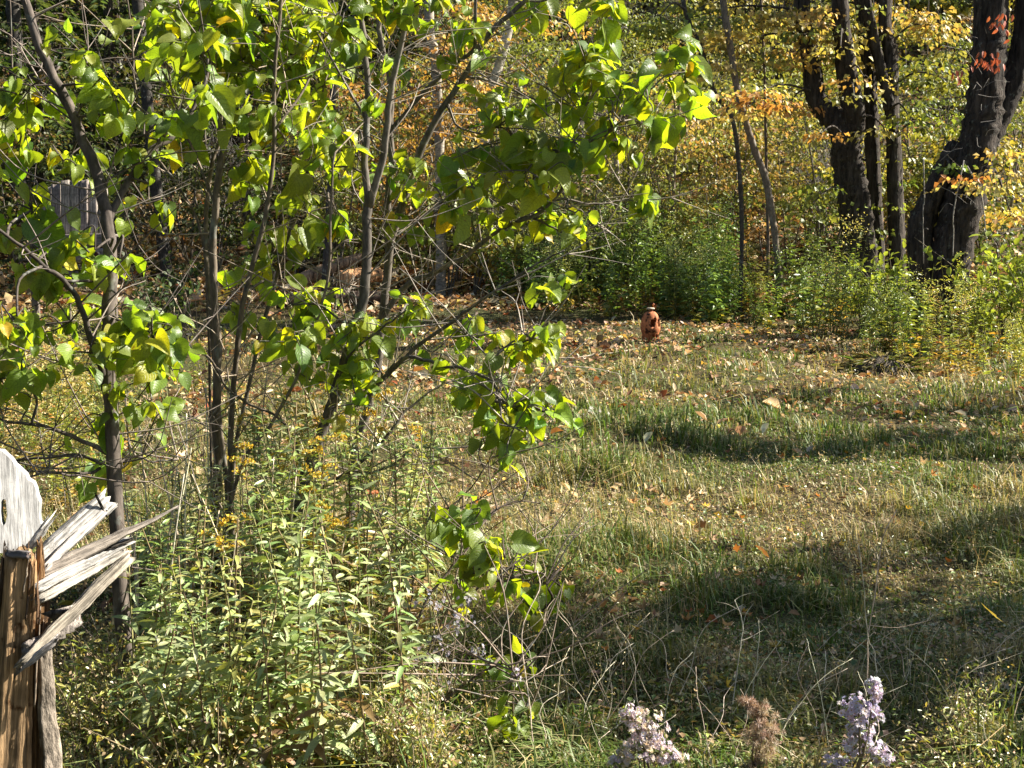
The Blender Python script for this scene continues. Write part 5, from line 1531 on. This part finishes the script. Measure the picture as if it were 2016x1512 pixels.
# ------------------------------------------------------------------ fallen logs, plank seat, mound, dead branch
def log(label, a, b, Y, r, color, seed, broken=False):
    A, B = P(*a, Y), P(*b, Y + .4)
    root = thing('fallen_log', label, 'log', A)
    path = smooth_path([A, (A + B) / 2 + Vector((0, 0, .03)), B], 8)
    mb = MB(); tube(mb, path, (r, r * .95, r * .8), 14, rough=.16, seed=seed, ridges=.08)
    part('trunk', mb.mesh('trunk', M_BARK, False, A), root, color)
    mb = MB(); C = path[len(path) // 2] + (0, -r * .8, -.02)
    tube(mb, [C, C + (.02, -.10, .02), C + (.03, -.16, .03)], (r * .45, r * .3), 8, rough=.1)
    part('branch_stub', mb.mesh('branch_stub', M_BARK, False, A), root, tuple(c * .8 for c in color))
log('long weathered fallen log, upper one behind the shrub forks', (585, 556), (712, 507), 25.5, .12, (.26, .17, .11), 1)
log('short orange-brown broken log below the long one', (672, 552), (748, 541), 24.8, .16, (.46, .25, .12), 2)
log('dark rotten log low in the shade under the other two', (560, 592), (760, 586), 24.2, .13, (.09, .06, .045), 3)
log('mossy dark log lying on the leafy slope near the maple', (1340, 340), (1470, 305), 30, .11, (.10, .09, .07), 4)
log('dark log lying across the upper slope', (1480, 205), (1600, 198), 34, .10, (.09, .08, .07), 5)

def plank_seat():
    Y = 17.5; g = G(150, Y)
    root = thing('plank_seat', 'weathered grey plank seat half hidden behind the left shrub', 'seat', g)
    W = 8.0 / 2850 * Y
    px0 = 84
    for q in range(7):
        x0 = px0 + q * 18.5
        top = 372 - 14 * math.sin(q / 6 * PI) + random.uniform(-6, 6)
        A = P(x0 + 8, 462, Y + .05); B = P(x0 + 8, top, Y + .22)
        c = random.choice([(.30, .26, .22), (.36, .31, .27), (.24, .20, .18)])
        local_piece('back_plank', A, B, rect(8.2 / FPX * Y, .012, 4, 50 + q), M_WOOD, c, root, 50 + q, 10, (1, 1), (0, -1, .1), .03, .006)
    for q, (y0, y1, yy, d) in enumerate(((463, 486, 474, -.25), (490, 514, 502, -.28), (517, 545, 532, -.26))):
        A = P(58, yy + 3, Y + d); B = P(226, yy, Y + d)
        local_piece('side_board', A, B, rect(.075, .016, 4, 60 + q), M_WOOD, random.choice([(.26, .22, .2), (.2, .17, .16)]), root, 60 + q, 12, (1, 1), (0, -1, .1), .04, .008)
    A = P(60, 466, Y - .1); B = P(228, 464, Y - .1)
    local_piece('seat_board', A, B, rect(.13, .014, 4, 66), M_WOOD, (.28, .24, .21), root, 66, 12, (1, 1), (0, 0, 1), .03, .006)
    for x0 in (66, 220):
        A = P(x0, 470, Y - .1); A2 = Vector((A.x, A.y, float(terrain(A.x, A.y)) - .02))
        local_piece('leg', A2, A, rect(.04, .04, 3, 70 + x0), M_WOOD, (.17, .14, .12), root, 70 + x0, 8, (1, 1), (0, -1, .1), .04, .004)
    local_piece('dark_bracket', P(172, 502, Y - .31), P(196, 500, Y - .31), rect(.028, .01, 3, 80), M_RUST, (.02, .02, .022), root, 80, 6, (1, 1), (0, -1, .1), .03, .003)
plank_seat()

def mound():
    Y = 15.6; g = G(1742, Y)
    mb = MB(); n, m = 26, 10
    V, Fq = [], []
    for r_ in range(m):
        f = r_ / (m - 1); rad = .36 * math.cos(f * PI / 2) ** .6 + .001
        for k in range(n):
            a = 2 * PI * k / n; rr = rad * (1 + .12 * math.sin(a * 3 + 1) + .07 * math.sin(a * 7) + rng.normal(0, .02))
            V.append((rr * math.cos(a), rr * .7 * math.sin(a), .20 * f + rng.normal(0, .008) - .02))
    for r_ in range(m - 1):
        for k in range(n): Fq.append((r_ * n + k, r_ * n + (k + 1) % n, (r_ + 1) * n + (k + 1) % n, (r_ + 1) * n + k))
    mb.add(V, np.array(Fq))
    root = thing('rotten_stump', 'low dark rotten stump overgrown with dead grass, before the tall weeds', 'stump', g)
    part('wood', mb.mesh('wood', M_BARK), root, (.085, .07, .055))
    mb = MB(); k = 260
    a = rng.random(k) * 2 * PI; rr = .4 * np.sqrt(rng.random(k))
    pos = np.stack([rr * np.cos(a), rr * .75 * np.sin(a), .17 * (1 - (rr / .42) ** 2) + 0 * rr], 1)
    t = np.stack([np.cos(a), np.sin(a), rng.uniform(-.2, .8, k)], 1)
    leaves(mb, pos, t, (0, 0, 1.0) + rng.normal(0, .4, (k, 3)), rng.uniform(.1, .24, k), .012, jcol([(2, (.3, .25, .12)), (1, (.12, .15, .04))], k, .2, .06), 'd', droop=.3)
    part('dead_grass', mb.mesh('dead_grass', M_GRASS), root, (1, 1, 1), 'stuff')
mound()

def dead_branch():
    pts = [P(1070, 706, 17.3), P(1153, 702, 17.5), P(1215, 676, 18.9)]
    g = pts[0].copy(); root = thing('fallen_branch', 'pale dead branch lying on the lawn left of the rusty vessel', 'branch', g)
    mb = MB(); tube(mb, smooth_path(pts, 6), (.012, .008), 6); part('stem', mb.mesh('stem', M_TWIG, True, g), root, (.36, .30, .22))
    mb = MB(); tube(mb, smooth_path([P(1120, 706, 17.3), P(1180, 698, 17.6), P(1235, 690, 18), P(1277, 681, 18.6)], 6), (.010, .008), 6); part('side_branch', mb.mesh('side', M_TWIG, True, g), root, (.33, .29, .22))
    mb = MB(); tube(mb, smooth_path([P(1205, 695, 18), P(1220, 670, 18), P(1233, 640, 18)], 4), (.006, .003), 5); part('side_branch', mb.mesh('side', M_TWIG, True, g), root, (.4, .34, .25))
dead_branch()

# ------------------------------------------------------------------ single fallen leaves that can be picked out
ML = []
for q in range(5):
    mb = MB(); leaves(mb, [(0, 0, 0)], np.array([[0, 1.0, .0]]), np.array([[0, 0, 1.0]]), 1.0, 1.0, (1, 1, 1), 'm', fold=.05 + .14 * q)
    ML.append(mb.mesh('maple_leaf', M_DEAD))
for q in range(150):
    py = random.choice([random.uniform(800, 1000), random.uniform(960, 1480), random.uniform(800, 1100)])
    px = random.uniform(820, 2010)
    Y = Yg(py); g = G(px, Y)
    c, nm = random.choice([((.50, .36, .21), 'tan'), ((.58, .47, .31), 'pale buff'), ((.55, .40, .05), 'yellow'), ((.48, .20, .05), 'orange'), ((.24, .12, .06), 'brown'), ((.52, .38, .24), 'tan')])
    o = part('fallen_leaf', ML[q % 5], None, jcol(c, 1, .12, .04)[0], loc=g + Vector((0, 0, random.uniform(.015, .05))))
    k = random.uniform(.032, .058); o.scale = (k, k, k)
    o.rotation_euler = (random.gauss(0, .45), random.gauss(0, .45), random.uniform(0, 6.3))
    where = 'sunny straw-coloured grass' if py < 1090 else 'shaded grass in front'
    tag(o, f'{nm} fallen maple leaf lying on the {where}', 'fallen leaf', f'{nm} leaves on {where}')
for q, (px, py, c, lab) in enumerate([(1605, 1475, (.42, .38, .08), 'large folded yellow-green leaf left of the lavender aster'), (210, 1470, (.55, .36, .16), 'large orange-tan leaf at the bottom left weeds'),
        (330, 1500, (.5, .32, .15), 'large tan leaf at the bottom left of the weeds'), (1940, 1195, (.5, .42, .09), 'round yellow leaf in the shaded grass at right')]):
    Y = min(Yg(py), Yg(1512)); g = P(px, py, Y)
    o = part('fallen_leaf', ML[(q + 2) % 5], None, c, loc=g); k = .085; o.scale = (k, k, k); o.rotation_euler = (-.7, .3, q * 1.7)
    tag(o, lab, 'fallen leaf')
